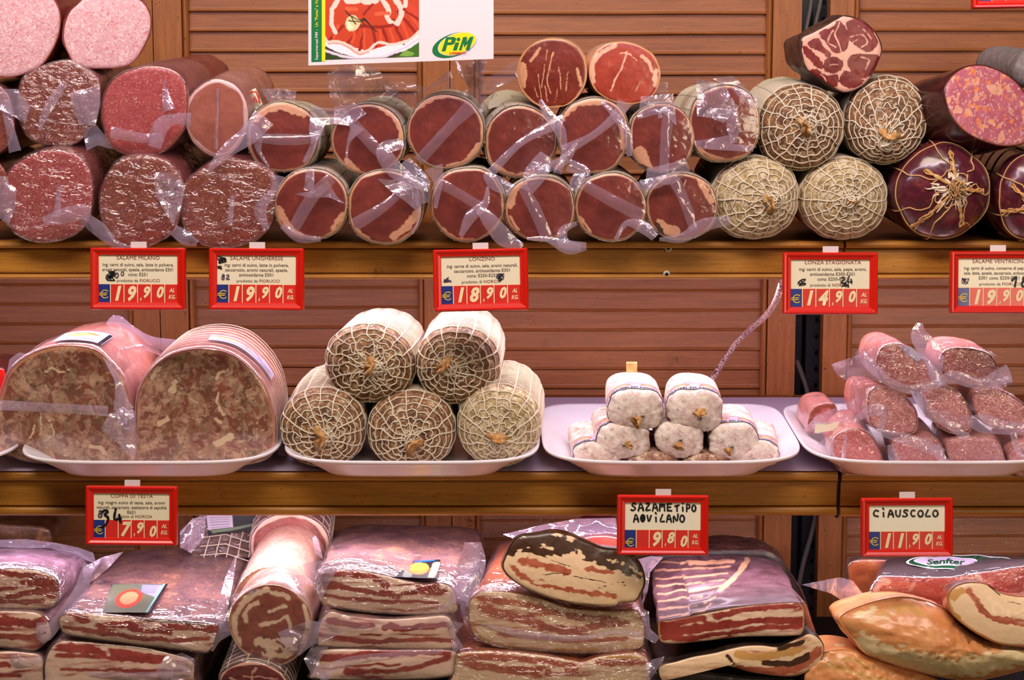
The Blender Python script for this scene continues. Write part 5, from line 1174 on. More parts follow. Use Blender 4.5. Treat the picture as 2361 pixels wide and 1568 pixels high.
r = ciau('packed soft salami in the middle of the heap, tilted with an orange lower edge', [(2130, 893), (2160, 886), (2190, 894), (2217, 912), (2240, 955), (2236, 995), (2200, 1000), (2165, 985), (2141, 955), (2128, 920)], -.015, 96, 2, 6, rimB=8)
ribbon(r, [(2118, 905, 16, 8), (2135, 945, 30, 12), (2180, 975, 16, 10), (2230, 1010, 20, 12)], -.03, 120); SH(r, [(2160, 940), (2200, 955), (2238, 960), (2236, 985), (2190, 985), (2165, 965)], -.026, 121, .004, 'film2')
r = ciau('packed soft salami in the second row at the right edge', [(2247, 905), (2275, 893), (2320, 905), (2365, 938), (2370, 970), (2330, 988), (2275, 980), (2248, 945)], -.015, 97, 0, 6)
ribbon(r, [(2235, 970, 20, 10), (2262, 975, 44, 12), (2310, 985, 34, 14), (2365, 990, 26, 12)], -.03, 122); V = PY([(2285, 893), (2335, 908), (2350, 925), (2300, 912)], -.0); mesh('paper_label', V, [(0, 1, 2, 3)], M['liner'], r, smooth=False)
r = ciau('packed soft salami on top of the heap at left, crinkled film on its face', [(2021, 830), (2036, 801), (2073, 793), (2111, 812), (2148, 840), (2162, 875), (2145, 893), (2100, 899), (2051, 890), (2025, 862)], -.005, 98, -3, 8, wrap='wraph', rimB=4)
SH(r, [(1916, 840), (1970, 822), (2020, 800), (2015, 840), (2040, 885), (2000, 872), (1960, 882), (1930, 865)], .0, 123, .009); ribbon(r, [(1978, 808, 16, 6), (2005, 840, 26, 10), (2050, 880, 20, 12), (2100, 898, 20, 12), (2165, 885, 24, 12)], -.012, 124)
V = PY([(2070, 795), (2100, 800), (2130, 822), (2116, 834), (2085, 812)], -.008); mesh('label_sticker', V, [(0, 1, 2, 3, 4)], M['liner'], r, smooth=False)
ribbon(r, [(2160, 870, 24, 6), (2150, 820, 44, 8), (2120, 775, 40, 8), (2120, 745, 14, 4)], -.002, 125)
r = ciau('packed soft salami on top of the heap at right, the palest one', [(2166, 838), (2180, 808), (2225, 803), (2280, 816), (2302, 855), (2295, 876), (2262, 890), (2220, 886), (2180, 866)], -.005, 99, 2, 8, wrap='wraph', rimB=6)
ribbon(r, [(2160, 885, 22, 8), (2200, 870, 30, 10), (2260, 885, 26, 10), (2328, 860, 44, 12)], -.012, 126); SH(r, [(2160, 800), (2185, 795), (2285, 810), (2300, 822), (2240, 812), (2180, 808)], -.0, 127, .004); ribbon(r, [(2140, 830, 10, 4), (2150, 860, 20, 6), (2170, 890, 24, 8)], -.02, 128); SH(r, [(2270, 885), (2330, 865), (2335, 885), (2300, 900)], -.0, 129)
r = ciau('orange packed soft salami end poking out behind at the left of the heap', [(1862, 985), (1872, 945), (1893, 932), (1925, 934), (1930, 975), (1900, 992), (1870, 1000)], .05, 100, 0, 6, wrap='wrapsm', rimB=20)
V = PY([(2312, 1116), (2366, 1110), (2366, 1122), (2313, 1124)], -.0795)
# ------------------------------------------------------------------ lower shelf: bacon and cured pork
GP = 'slabs of bacon stacked on the lower shelf'
M['jowlface'] = lean_mat('jowl_meat', (212, 132, 76), (230, 166, 108), (246, 222, 172), .3, coat=.3, fatv=.2)
M['coppadk'] = M['case_coppa']
def slab(label, front, back, Y, Yb, strokes, seed, face='panc', body='crust', wrap='wraph', name='cured_bacon', cat='cured meat', **k):
    k.setdefault('base', (.9, 0, 0)); k.setdefault('rim', (0, 0)); k.setdefault('nb', 22); k.setdefault('wlen', 1.0); k.setdefault('bamp', .003); k.setdefault('strata', .7 if face in ('panc', 'pancw') else 0); k.setdefault('frag', .2)
    return log(name, label, cat, front, Y, face, body, 0, 3, .2, back=back, Yb=Yb, strokes=[(c, v, w * 1.22 if (c == 0 and v == 0) else w, p) for c, v, w, p in strokes], seed=seed, wrap=wrap, wamp=.0016, na=200, nr=26, warp=5, wsc=.03, swell=.0, dome=.003, group=GP, **k)
def below(front, dy=0): return [(x + (1180 - x) * .10, y - (y - 280) * .1 + dy) for x, y in front]
# left stack
f = [(-80, 1325), (-20, 1315), (54, 1312), (104, 1322), (130, 1338), (135, 1366), (128, 1388), (108, 1402), (0, 1404), (-80, 1402)]
r = slab('bacon slab on top of the leftmost stack, dark wrinkled rind under film', f, [(-60, 1262), (-10, 1257), (60, 1255), (150, 1262), (200, 1276), (209, 1300), (200, 1320), (170, 1335), (0, 1335), (-60, 1330)], -.03, .13,
         [Ln(5, (-60, 1326), (0, 1322), (60, 1324), (132, 1346)), Ln(9, (76, 1342), (105, 1352), (130, 1356)), Ln(4, (-40, 1366), (0, 1360), (36, 1352)), Ln(5, (22, 1374), (80, 1366), (126, 1376)), Ln(4, (-30, 1388), (50, 1386), (100, 1384)), Ln(4, (54, 1341), (58, 1343))], 131, body='ribs', wrap='wraph')
SH(r, [(-20, 1245), (60, 1243), (130, 1252), (180, 1262), (215, 1275), (222, 1300), (180, 1272), (100, 1262), (-20, 1262)], .10, 131, .006, 'film2'); ribbon(r, [(205, 1300, 26, 0), (190, 1350, 30, 6), (150, 1410, 24, 10), (100, 1470, 30, 12), (95, 1435, 22, 14)], -.03, 132)
f = [(-80, 1415), (0, 1410), (75, 1412), (101, 1424), (112, 1440), (116, 1465), (100, 1486), (72, 1500), (0, 1492), (-80, 1488)]
r = slab('second bacon slab of the leftmost stack, pinkish with an orange end', f, below(f), -.035, .16, [Ln(8, (-60, 1432), (0, 1430), (50, 1434), (98, 1432)), Ln(5, (-60, 1462), (30, 1468), (90, 1462)), Ln(3, (-40, 1448), (30, 1450))], 132, wrap='wrapsm')
f = [(-80, 1512), (0, 1503), (60, 1506), (92, 1514), (98, 1550), (90, 1600), (0, 1605), (-80, 1600)]
r = slab('bottom slab of the leftmost stack, mostly cut off by the picture', f, below(f), -.035, .15, [Ln(5, (-60, 1532), (24, 1530)), Ln(3, (-60, 1552), (50, 1556)), Ln(5, (-60, 1580), (80, 1582))], 133, wrap='wrapsm')
ribbon(r, [(40, 1505, 20, 8), (40, 1530, 30, 10), (100, 1520, 16, 8)], -.04, 133)
# big slab
f = [(137, 1436), (140, 1424), (161, 1413), (209, 1416), (299, 1424), (388, 1431), (463, 1437), (499, 1443), (496, 1470), (480, 1502), (460, 1504), (418, 1498), (299, 1484), (194, 1470), (150, 1460)]
b = [(258, 1312), (262, 1298), (285, 1278), (330, 1267), (400, 1264), (470, 1263), (540, 1264), (574, 1274), (575, 1296), (565, 1320), (550, 1326), (500, 1326), (420, 1324), (330, 1322), (270, 1318)]
r = slab('large peppered bacon slab with a label on its shiny wrapped top', f, b, -.045, .19, [Ln(0, (168, 1418), (205, 1420), (212, 1430), (195, 1440), (175, 1432)), Ln(6, (228, 1438), (290, 1442), (330, 1450), (390, 1455)), Ln(6, (372, 1440), (430, 1446), (495, 1450)), Ln(3, (150, 1446), (200, 1452), (240, 1452)), Ln(4, (190, 1455), (300, 1466), (380, 1474), (480, 1474)), Dk(2.5, (300, 1424), (400, 1432), (497, 1443)), F_(4, (334, 1450), (345, 1438), (352, 1448))], 134, body='crust', disp=None)
O, n_, rad, bc, B3 = r_info[r.name]
def topquad(r, q, base, items, name='label_sticker', nu=50, nv=40, lift=.003):
    """printed label on a slab top: q = four (px, py, Y) corners"""
    q = np.array(q, float); u, v = np.meshgrid(np.linspace(0, 1, nu), np.linspace(0, 1, nv)); u, v = u.ravel(), v.ravel()
    P = (q[0][None] * ((1 - u) * (1 - v))[:, None] + q[1][None] * (u * (1 - v))[:, None] + q[2][None] * (u * v)[:, None] + q[3][None] * ((1 - u) * v)[:, None])
    V = PY(P[:, :2], P[:, 2]); V[:, 2] += .0006 * fbm(V * 60, 3, 2)
    return mesh(name, V, gridf(nv, nu), M['print'], r, masks=paintc(np.stack([u, v], 1), base, items, soft=.008))
topquad(r, [(258, 1346, .05), (388, 1346, .05), (345, 1412, -.04), (236, 1412, -.04)], (92, 96, 76), [((30, 20, 26), .02, [(0, 0), (1, 0), (1, 1), (0, 1), (0, 0)]), ((40, 20, 34), .035, [(.97, 0), (.97, 1)]), ((130, 210, 200), .012, [(.93, 0), (.93, 1)]), ((176, 60, 40), 0, ellipse(.42, .52, .25, .33, 0, 0, n=24)), ((200, 130, 92), 0, ellipse(.42, .5, .17, .22, 0, 0, n=24)), ((140, 140, 170), 0, [(.55, .05), (.9, .05), (.9, .45), (.6, .3)])] + [((90, 90, 100), .008, [(.4 + .03 * k, .06 + .05 * k), (.85, .06 + .05 * k)]) for k in range(6)])
ribbon(r, [(545, 1280, 4, 0), (530, 1330, 18, 10), (518, 1380, 22, 40), (508, 1425, 26, 60), (498, 1445, 14, 60)], .02, 135, twist=.2); ribbon(r, [(540, 1370, 20, 0), (548, 1400, 36, 10), (530, 1440, 40, 20), (500, 1470, 24, 20), (486, 1500, 12, 20)], -.02, 136); SH(r, [(190, 1310), (235, 1285), (285, 1272), (250, 1310), (215, 1340), (195, 1345)], .06, 137, .01)
f = [(104, 1560), (107, 1518), (126, 1487), (155, 1479), (239, 1485), (328, 1494), (388, 1507), (440, 1525), (446, 1560), (440, 1600), (300, 1605), (120, 1600)]
r = slab('bacon slab under the large peppered one, film folded over its right end', f, below(f), -.04, .15, [Ln(7, (135, 1492), (190, 1494), (240, 1502), (300, 1508), (372, 1518)), Ln(4, (130, 1510), (200, 1512), (290, 1520), (370, 1528)), Ln(3, (140, 1540), (300, 1545), (420, 1548)), F_(6, (236, 1494), (250, 1508))], 138, wrap='wrapsm')
SH(r, [(360, 1545), (380, 1515), (420, 1505), (450, 1520), (440, 1560), (400, 1575), (365, 1570)], -.05, 138, .008); ribbon(r, [(205, 1555, 12, 6), (280, 1560, 20, 8), (400, 1560, 26, 8)], -.044, 139)
# rolls
GR = 'rolled bacon at the lower shelf'
log('rolled_bacon', 'netted wrapped roll lying behind the rolled bacon, touching the middle shelf edge', 'cured meat', ellipse(668, 1262, 92, 76, 5), .13, 'roll', 'netted_roll', 0, 26, .10, seed=141, rim=(0, 8), net=(.11, 20, .0007), wrap='wrapsm', wlen=.9, group=GR)
rr = log('rolled_bacon', 'rolled bacon with a bright white film-wrapped top, leaning behind the front roll', 'cured meat', [(540, 1400), (541, 1372), (565, 1334), (605, 1311), (650, 1312), (686, 1338), (708, 1376), (722, 1420), (715, 1455), (690, 1478), (640, 1480), (585, 1470), (555, 1440)], .02, 'roll', 'case_fat', 4, 12, .12, seed=142, rim=(2, 7),
        strokes=[F_(3, (560, 1385), (590, 1350), (640, 1335), (680, 1355)), F_(3, (620, 1360), (645, 1348), (660, 1356)), F_(4, (700, 1390), (712, 1430))], wrap='wraph', wlen=.95, group=GR)
SH(rr, [(660, 1350), (670, 1328), (700, 1325), (720, 1345), (700, 1350), (680, 1355)], -.03, 142, .008); SH(rr, [(720, 1240), (728, 1234), (735, 1248), (745, 1290), (725, 1275)], .03, 143, .006)
r = log('rolled_bacon', 'round rolled bacon in front showing a spiral of fat and lean', 'cured meat', [(529, 1433), (539, 1396), (573, 1364), (618, 1350), (660, 1358), (700, 1388), (716, 1422), (714, 1456), (700, 1493), (673, 1522), (637, 1534), (590, 1522), (552, 1493), (533, 1460)], -.05, 'roll', 'case_fat', 3, 8, .055, seed=143, rim=(2, 3), base=(.15, 0, 0),
        strokes=[F_(6, (550, 1490), (541, 1440), (552, 1400), (585, 1370), (618, 1358)), F_(5, (568, 1432), (567, 1412), (580, 1395), (592, 1388)), F_(6, (628, 1366), (650, 1370), (668, 1378)), F_(3.5, (622, 1408), (640, 1400), (656, 1396)), F_(4, (600, 1440), (636, 1432), (662, 1424), (668, 1446)), F_(11, (600, 1478), (632, 1484), (668, 1480)), F_(7, (610, 1505), (650, 1510), (680, 1495)), F_(3, (560, 1500), (590, 1518), (630, 1526)), F_(4, (700, 1400), (708, 1440), (700, 1480)), Ln(3, (598, 1490), (612, 1505)), Ln(3, (640, 1480), (655, 1488))],
        wrap='wrapsm', wlen=.9, group=GR)
SH(r, [(640, 1458), (715, 1430), (740, 1435), (730, 1480), (690, 1512), (660, 1500)], -.062, 144, .005); ribbon(r, [(570, 1368, 10, 4), (620, 1350, 12, 4), (680, 1360, 22, 4), (705, 1400, 20, 2), (714, 1440, 8, 2)], -.05, 145)
r = log('rolled_bacon', 'rolled bacon end at the very bottom, below the front roll', 'cured meat', [(508, 1580), (513, 1551), (560, 1528), (605, 1531), (647, 1551), (668, 1590), (650, 1640), (590, 1655), (530, 1640)], -.05, 'coppa', 'case_coppa', 2, 12, .15, seed=144, rim=(0, 7), strokes=[F_(2, (590, 1540), (580, 1560), (600, 1580)), F_(1.5, (560, 1556), (640, 1566)), F_(2, (530, 1560), (570, 1575))], wrap='wrapsm', group=GR, net=(.06, 10, .0006))
r = slab('netted package with a black and white label standing behind the large bacon slab', [(436, 1270), (440, 1215), (475, 1180), (530, 1172), (584, 1175), (588, 1220), (585, 1275), (540, 1290), (480, 1290)], [(450, 1262), (455, 1215), (485, 1188), (530, 1180), (575, 1184), (580, 1220), (578, 1262), (540, 1275), (485, 1275)], .16, .20, [], 146, 'smoke', 'smoke', 'wraph', name='netted_package', cat='package')
mb = MB()
for k in range(5): mb.tube(PY([(470 + 26 * k, 1285), (488 + 24 * k, 1225)], .150), .0007, 4)
for k in range(3): mb.tube(PY([(462, 1240 + 20 * k), (520, 1232 + 22 * k), (580, 1252 + 22 * k)], .150), .0007, 4)
mb.obj('net', M['string'], r)
topquad(r, [(474, 1186, .151), (592, 1186, .151), (592, 1222, .149), (480, 1236, .148)], (24, 24, 26), [((206, 196, 214), 0, [(.02, .05), (.52, .05), (.52, .7), (.02, .72)]), ((110, 130, 100), 0, [(.06, .74), (.5, .72), (1, .55), (1, .72), (.5, .88), (.1, .9)])] + [((80, 76, 96), .012, [(.08, .15 + .12 * k), (.45, .15 + .12 * k)]) for k in range(5)])
SH(r, [(415, 1225), (445, 1195), (475, 1190), (470, 1240), (440, 1275), (415, 1262)], .13, 147, .01)
log('dark_pork_piece', 'dark brown pork piece lying far back at the lower left corner', 'cured meat', [(-60, 1215), (40, 1212), (98, 1218), (116, 1232), (112, 1262), (60, 1280), (-60, 1280)], .19, 'smoke', 'smoke', 0, 3, .08, seed=148, rim=(0, 0))
# second stack
f = [(736, 1328), (740, 1320), (776, 1316), (828, 1317), (881, 1326), (920, 1336), (973, 1347), (1012, 1345), (1040, 1356), (1052, 1388), (1036, 1415), (894, 1414), (763, 1399), (742, 1388), (728, 1356)]
b = [(775, 1245), (780, 1232), (812, 1214), (850, 1211), (900, 1212), (950, 1213), (1000, 1214), (1060, 1215), (1102, 1224), (1108, 1245), (1096, 1268), (940, 1266), (830, 1262), (790, 1260), (776, 1252)]
r = slab('brightly reflecting wrapped bacon slab on top of the stack right of the rolls', f, b, -.045, .17, [Ln(6, (742, 1332), (780, 1325), (830, 1326), (872, 1336), (892, 1352)), Ln(5.5, (742, 1346), (790, 1352), (830, 1362), (880, 1366), (922, 1374)), Ln(5, (930, 1366), (975, 1362), (1030, 1360)), Ln(6, (965, 1352), (1010, 1350)), Ln(3, (735, 1366), (790, 1378), (870, 1384), (1010, 1388)), F_(9, (800, 1338), (850, 1342))], 151, body='crust')
topquad(r, [(882, 1298, .03), (1016, 1290, .03), (1008, 1334, -.045), (892, 1330, -.045)], (26, 24, 22), [((196, 206, 170), .10, [(.0, .85), (.12, .1), (.3, .05)]), ((70, 80, 60), .01, [(.02, .8), (.12, .2)]), ((150, 160, 150), .09, [(.4, .9), (.5, .3)]), ((226, 170, 60), 0, ellipse(.62, .45, .2, .34, 0, 0, n=20)), ((236, 110, 40), .015, ellipse(.62, .45, .2, .34, 0, 0, n=20)[:14]), ((30, 90, 180), .05, [(.6, .05), (.85, .02)]), ((196, 206, 170), .07, [(.88, .9), (.95, .2)])])
ribbon(r, [(1095, 1260, 30, 0), (1080, 1300, 50, 20), (1062, 1350, 30, 40), (1040, 1390, 14, 40), (1010, 1410, 8, 40)], -.01, 151); SH(r, [(700, 1300), (740, 1292), (778, 1312), (758, 1345), (740, 1388), (725, 1350), (705, 1330)], -.052, 152, .008); SH(r, [(1040, 1350), (1065, 1340), (1085, 1350), (1080, 1400), (1055, 1392)], -.05, 153, .008)
f = [(734, 1462), (742, 1430), (763, 1411), (802, 1420), (894, 1428), (973, 1424), (1025, 1421), (1045, 1440), (1050, 1478), (1041, 1497), (894, 1496), (749, 1491), (736, 1480)]
r = slab('middle wrapped bacon slab of the stack right of the rolls', f, below(f), -.05, .13, [Ln(5, (760, 1432), (800, 1440), (860, 1438)), Ln(6, (885, 1444), (940, 1446), (1030, 1438)), Ln(4, (740, 1463), (790, 1470), (850, 1478), (960, 1472), (1042, 1478)), Ln(2, (830, 1459), (880, 1461))], 154, wrap='wrapsm')
SH(r, [(700, 1470), (735, 1430), (765, 1408), (800, 1418), (860, 1430), (1030, 1425), (1040, 1448), (900, 1452), (790, 1452), (740, 1470), (720, 1490)], -.06, 154, .005, 'film2'); SH(r, [(1025, 1425), (1040, 1430), (1070, 1438), (1050, 1462), (1068, 1490), (1045, 1510), (1040, 1470)], -.055, 155, .006)
f = [(722, 1550), (736, 1520), (752, 1499), (894, 1499), (1038, 1501), (1048, 1530), (1030, 1560), (894, 1568), (730, 1566)]
r = slab('lowest wrapped bacon slab of the stack right of the rolls', f, below(f), -.05, .13, [Ln(6, (742, 1518), (800, 1512), (900, 1506), (1035, 1506)), Ln(5, (800, 1546), (900, 1546), (980, 1534), (1035, 1518)), Ln(2.5, (800, 1532), (920, 1530))], 156, wrap='wrapsm')
SH(r, [(700, 1520), (720, 1488), (758, 1492), (735, 1525), (760, 1568), (720, 1560)], -.06, 156, .007); ribbon(r, [(740, 1568, 20, 10), (790, 1530, 24, 10), (900, 1512, 18, 8), (1020, 1502, 10, 8)], -.055, 157)
# third stack
f = [(1082, 1402), (1086, 1385), (1097, 1373), (1124, 1364), (1188, 1368), (1250, 1383), (1310, 1403), (1357, 1408), (1411, 1410), (1462, 1408), (1480, 1432), (1485, 1460), (1474, 1494), (1411, 1503), (1337, 1505), (1238, 1499), (1151, 1490), (1106, 1474), (1086, 1446)]
b = [(1136, 1300), (1140, 1285), (1150, 1262), (1170, 1248), (1210, 1243), (1260, 1242), (1310, 1243), (1360, 1244), (1410, 1248), (1440, 1256), (1455, 1280), (1460, 1310), (1450, 1335), (1400, 1338), (1340, 1338), (1250, 1334), (1180, 1326), (1150, 1318), (1138, 1308)]
r = slab('thick amber wrapped bacon slab under the smoked piece, third stack', f, b, -.045, .13, [Ln(5, (1105, 1380), (1160, 1384), (1230, 1398), (1290, 1412)), Ln(9, (1115, 1400), (1150, 1414), (1200, 1426), (1245, 1432)), Ln(7, (1250, 1444), (1320, 1450), (1380, 1442), (1440, 1436)), Ln(5, (1310, 1420), (1350, 1424), (1420, 1428)), Ln(4, (1150, 1462), (1240, 1470), (1330, 1476), (1440, 1474)), (2, 1., 5, [(1090, 1450), (1130, 1482), (1240, 1498), (1380, 1500)])], 161, face='pancw', body='amber')
ribbon(r, [(1090, 1250, 40, 0), (1090, 1300, 60, 20), (1080, 1360, 40, 30), (1078, 1420, 26, 30), (1100, 1460, 30, 14)], .0, 161); SH(r, [(1470, 1290), (1500, 1282), (1530, 1284), (1500, 1310), (1494, 1360), (1480, 1400), (1484, 1350)], .0, 162, .008); SH(r, [(1476, 1400), (1496, 1410), (1500, 1460), (1522, 1470), (1510, 1484), (1484, 1470)], -.045, 163, .006); ribbon(r, [(1110, 1440, 10, 6), (1200, 1462, 20, 6), (1330, 1472, 14, 6), (1420, 1458, 12, 6), (1480, 1466, 18, 8)], -.05, 164)
SH(r, [(1160, 1232), (1250, 1210), (1330, 1196), (1420, 1194), (1424, 1240), (1370, 1240), (1280, 1236), (1190, 1246)], .09, 165, .008)
f = [(1159, 1303), (1164, 1287), (1178, 1256), (1198, 1237), (1238, 1231), (1275, 1227), (1312, 1233), (1350, 1248), (1386, 1262), (1436, 1268), (1462, 1281), (1480, 1308), (1486, 1345), (1476, 1370), (1464, 1386), (1430, 1390), (1420, 1397), (1386, 1398), (1330, 1393), (1287, 1385), (1226, 1363), (1188, 1341), (1165, 1320)]
r = log('smoked_bacon_piece', 'dark-topped smoked bacon piece lying tilted on the third stack', 'cured meat', f, -.055, 'pancw', 'smoke', 0, -8, .035, base=(1, 0, 0), seed=162, rim=(1, 3), na=180, nr=30, dome=.006, bamp=.002, warp=5, wsc=.03, wrap=None,
    strokes=[Dk(15, (1172, 1268), (1215, 1250), (1260, 1244), (1310, 1252), (1360, 1268), (1420, 1282), (1470, 1300)), Dk(7, (1210, 1266), (1260, 1272), (1300, 1268)), Dk(9, (1360, 1282), (1400, 1298), (1450, 1318)), Dk(4, (1440, 1304), (1476, 1330)), Ln(8, (1198, 1292), (1240, 1298), (1310, 1318)), Ln(5, (1355, 1308), (1410, 1320)), Ln(7, (1180, 1306), (1220, 1336), (1280, 1354), (1350, 1366), (1412, 1374)), Dk(.9, (1250, 1326), (1310, 1322), (1400, 1344)), Dk(.8, (1380, 1356), (1430, 1340), (1440, 1352)), Dk(.8, (1230, 1272), (1300, 1300), (1340, 1310)), F_(3, (1230, 1340), (1300, 1352))], frag=.5)
f = [(1048, 1550), (1050, 1530), (1060, 1507), (1139, 1503), (1238, 1510), (1312, 1523), (1344, 1527), (1386, 1514), (1461, 1508), (1493, 1522), (1496, 1560), (1490, 1605), (1300, 1610), (1055, 1605)]
r = slab('reddish wrapped bacon slab at the bottom of the third stack', f, below(f), -.05, .13, [Ln(5, (1065, 1515), (1150, 1516), (1250, 1524), (1320, 1534)), Ln(7, (1080, 1530), (1150, 1540), (1240, 1545)), Ln(5, (1260, 1550), (1330, 1545)), Ln(6, (1380, 1525), (1440, 1530), (1480, 1526)), F_(4, (1275, 1545), (1300, 1545)), (2, 1, 4, [(1400, 1514), (1480, 1518)])], 163, face='pancw', body='amber', wrap='wraph')
SH(r, [(1490, 1530), (1505, 1520), (1532, 1514), (1526, 1530), (1505, 1560), (1488, 1575)], -.055, 166, .006)
r = log('orange_package', 'orange-red wrapped piece showing behind the smoked bacon under the price tag', 'package', [(1330, 1262), (1350, 1240), (1400, 1236), (1440, 1248), (1450, 1275), (1400, 1290), (1340, 1285)], .08, 'lonzino_brt', 'case_red', 0, 5, .08, seed=167, rim=(0, 3), wrap='wrapsm')
# ribbed slab
f = [(1518, 1444), (1520, 1434), (1545, 1430), (1600, 1420), (1686, 1403), (1757, 1394), (1825, 1390), (1850, 1397), (1855, 1429), (1850, 1459), (1826, 1467), (1714, 1469), (1623, 1479), (1557, 1485), (1526, 1481), (1519, 1463)]
b = [(1506, 1318), (1509, 1306), (1545, 1288), (1600, 1283), (1660, 1280), (1725, 1283), (1778, 1290), (1800, 1303), (1804, 1325), (1798, 1345), (1780, 1350), (1715, 1350), (1620, 1350), (1550, 1348), (1515, 1340), (1507, 1328)]
def ribd(f_, p, rn):
    xy = toPX(p); w = 1 - sstep(1600, 1730, xy[:, 0] + (xy[:, 1] - 1360) * -.8)
    return np.array([0, 0, 1]) * (.0030 * np.sin(f_ * 44 + .5 * vn(xy * .02, 5)) * w * (rn[:, 2] > .2))[:, None]
RB = [F_(1.7, (1508 + 2 * k, 1298 + 17.5 * k), (1560, 1296 + 17.0 * k), (1620, 1294 + 16.2 * k), (1690 - 7 * k, 1290 + 14.5 * k)) for k in range(8)] + [F_(6, (1722, 1290), (1700, 1325), (1660, 1358)), F_(4, (1590, 1300), (1640, 1296), (1690, 1292))]
M['ribs_b'] = lean_mat('rib_crust_marked', (64, 36, 40), (112, 78, 86), (206, 154, 118), .35, coat=.2, fatv=.7, rough=.5)
r = slab('unwrapped bacon slab with ribbed dark top and clean striped cut', f, b, -.045, .14, [Ln(6, (1520, 1440), (1570, 1434), (1622, 1424)), Ln(7.5, (1520, 1456), (1600, 1448), (1680, 1434)), Ln(5.5, (1690, 1408), (1760, 1400), (1850, 1395)), Ln(6, (1680, 1436), (1760, 1430), (1850, 1428)), Ln(4.5, (1522, 1470), (1600, 1466), (1700, 1455), (1760, 1446), (1850, 1440)), Ln(5, (1650, 1420), (1690, 1410))], 171, wrap=None, body='ribs_b', nb=60, disp=ribd, bmaskbase=(.05, 0, 0), bstrokes=RB, rimB=3)
f = [(1500, 1400), (1502, 1330), (1520, 1284), (1600, 1274), (1720, 1270), (1782, 1278), (1822, 1325), (1850, 1375), (1868, 1430), (1866, 1470), (1700, 1478), (1520, 1476)]
log('cured_bacon', 'dark wrinkled pork slab just behind the ribbed one, showing on its right', 'cured meat', f, .155, 'darkrind', 'case_coppa', 0, 4, .06, seed=172, rim=(0, 0), bamp=.004, group=GP)
f = [(1850, 1400), (1858, 1392), (1868, 1420), (1880, 1455), (1888, 1480), (1878, 1492), (1862, 1480), (1856, 1450)]
log('pork_trimming', 'narrow pinkish pork strip beside the right end of the ribbed slab', 'cured meat', f, -.01, 'lonzino_pk', 'case_coppa', -8, 4, .12, seed=173, rim=(1, 2))
f = [(1520, 1553), (1524, 1536), (1560, 1526), (1600, 1515), (1650, 1506), (1684, 1497), (1720, 1490), (1757, 1489), (1800, 1492), (1846, 1472), (1870, 1462), (1892, 1478), (1899, 1500), (1885, 1532), (1830, 1560), (1743, 1553), (1686, 1538), (1640, 1532), (1600, 1544), (1560, 1560), (1530, 1570)]
r = slab('curved dark pork piece with yellow fat edge below the ribbed slab', f, [(x * .9 + 118, y * .9 + 50 + (8 if y > 1520 else 0)) for x, y in f], -.05, .10, [Ln(8, (1700, 1545), (1780, 1548), (1850, 1530), (1885, 1500)), Dk(7, (1760, 1525), (1820, 1528), (1860, 1512)), Dk(6, (1800, 1495), (1850, 1480)), Dk(4, (1676, 1510), (1690, 1530)), (2, 1, 9, [(1700, 1510), (1760, 1510), (1840, 1500)])], 174, face='pancw', body='darkrind', wrap=None)
f = [(1500, 1560), (1600, 1550), (1700, 1560), (1850, 1570), (1890, 1590), (1850, 1640), (1600, 1640), (1500, 1620)]
slab('black-rinded pork slab at the bottom under the curved piece', f, below(f), -.03, .12, [], 175, face='darkrind', body='darkrind', wrap=None)
# right: ham, jowls
f = [(2011, 1380), (2014, 1358), (2026, 1338), (2043, 1329), (2117, 1331), (2191, 1331), (2234, 1325), (2306, 1314), (2361, 1306), (2420, 1300), (2430, 1350), (2420, 1405), (2300, 1412), (2150, 1406), (2080, 1398), (2030, 1396)]
b = [(2040, 1320), (2042, 1305), (2050, 1290), (2080, 1284), (2130, 1282), (2190, 1281), (2240, 1280), (2300, 1282), (2350, 1284), (2390, 1284), (2396, 1310), (2390, 1340), (2300, 1345), (2150, 1342), (2080, 1338), (2050, 1332)]
r = slab('wrapped pink raw ham with a green logo label on its top', f, b, .0, .13, [F_(8, (2018, 1375), (2030, 1345), (2044, 1340)), F_(4, (2030, 1385), (2080, 1392), (2200, 1400), (2361, 1396)), F_(1.5, (2112, 1336), (2102, 1352), (2104, 1372), (2122, 1384)), F_(5, (2256, 1330), (2262, 1342)), F_(2, (2215, 1335), (2250, 1332))], 181, face='ham', body='darkrind', wrap='wraph', base=(0, 0, 0), name='raw_ham')
SH(r, [(1848, 1348), (1900, 1338), (1935, 1331), (1965, 1338), (2008, 1392), (1985, 1400), (1950, 1390), (1915, 1368), (1880, 1358)], .02, 181, .007)
def lay3(pts, dy):
    p = np.array(pts, float); Yv = .012 + (1326 - p[:, 1]) / 44 * .10; V = PY(p, Yv - dy); V[:, 2] += .0006 * np.sin(p[:, 0] * .09); return V
def disc(pts, dy, nm, mat, par):
    q = np.array(pts, float); c = q.mean(0); rows = [c + (q - c) * k for k in (.02, .35, .7, 1)]; return mesh(nm, lay3(np.concatenate(rows), dy), gridf(4, len(q), False, True), M[mat], par)
E = lambda cx, cy, rx, ry: ellipse(cx, cy, rx, ry, 0, 0, n=48)
lg = disc(E(2215, 1296, 126, 17), .002, 'green_label', 'posterw', r); disc(E(2216, 1296, 121, 15), .003, 'label_oval', 'dkgreen', lg); disc(E(2180, 1294, 73, 10.5), .004, 'label_oval', 'posterw', lg); disc(E(2180, 1294, 69, 9), .005, 'label_oval', 'film_lilac', lg)
V2, F2 = text2d('Senfter', 20, .1, .03, 'CENTER', 1.5); q = np.stack([2180 + V2[:, 0] * 1.0, 1300 - V2[:, 1] * .82], 1); mesh('label_lettering', lay3(q, .0065), F2, M['dkgreen'], lg, smooth=False)
f = [(1957, 1325), (1958, 1305), (1975, 1292), (2020, 1290), (2106, 1294), (2190, 1298), (2200, 1340), (2190, 1385), (2060, 1385), (1990, 1372), (1962, 1350)]
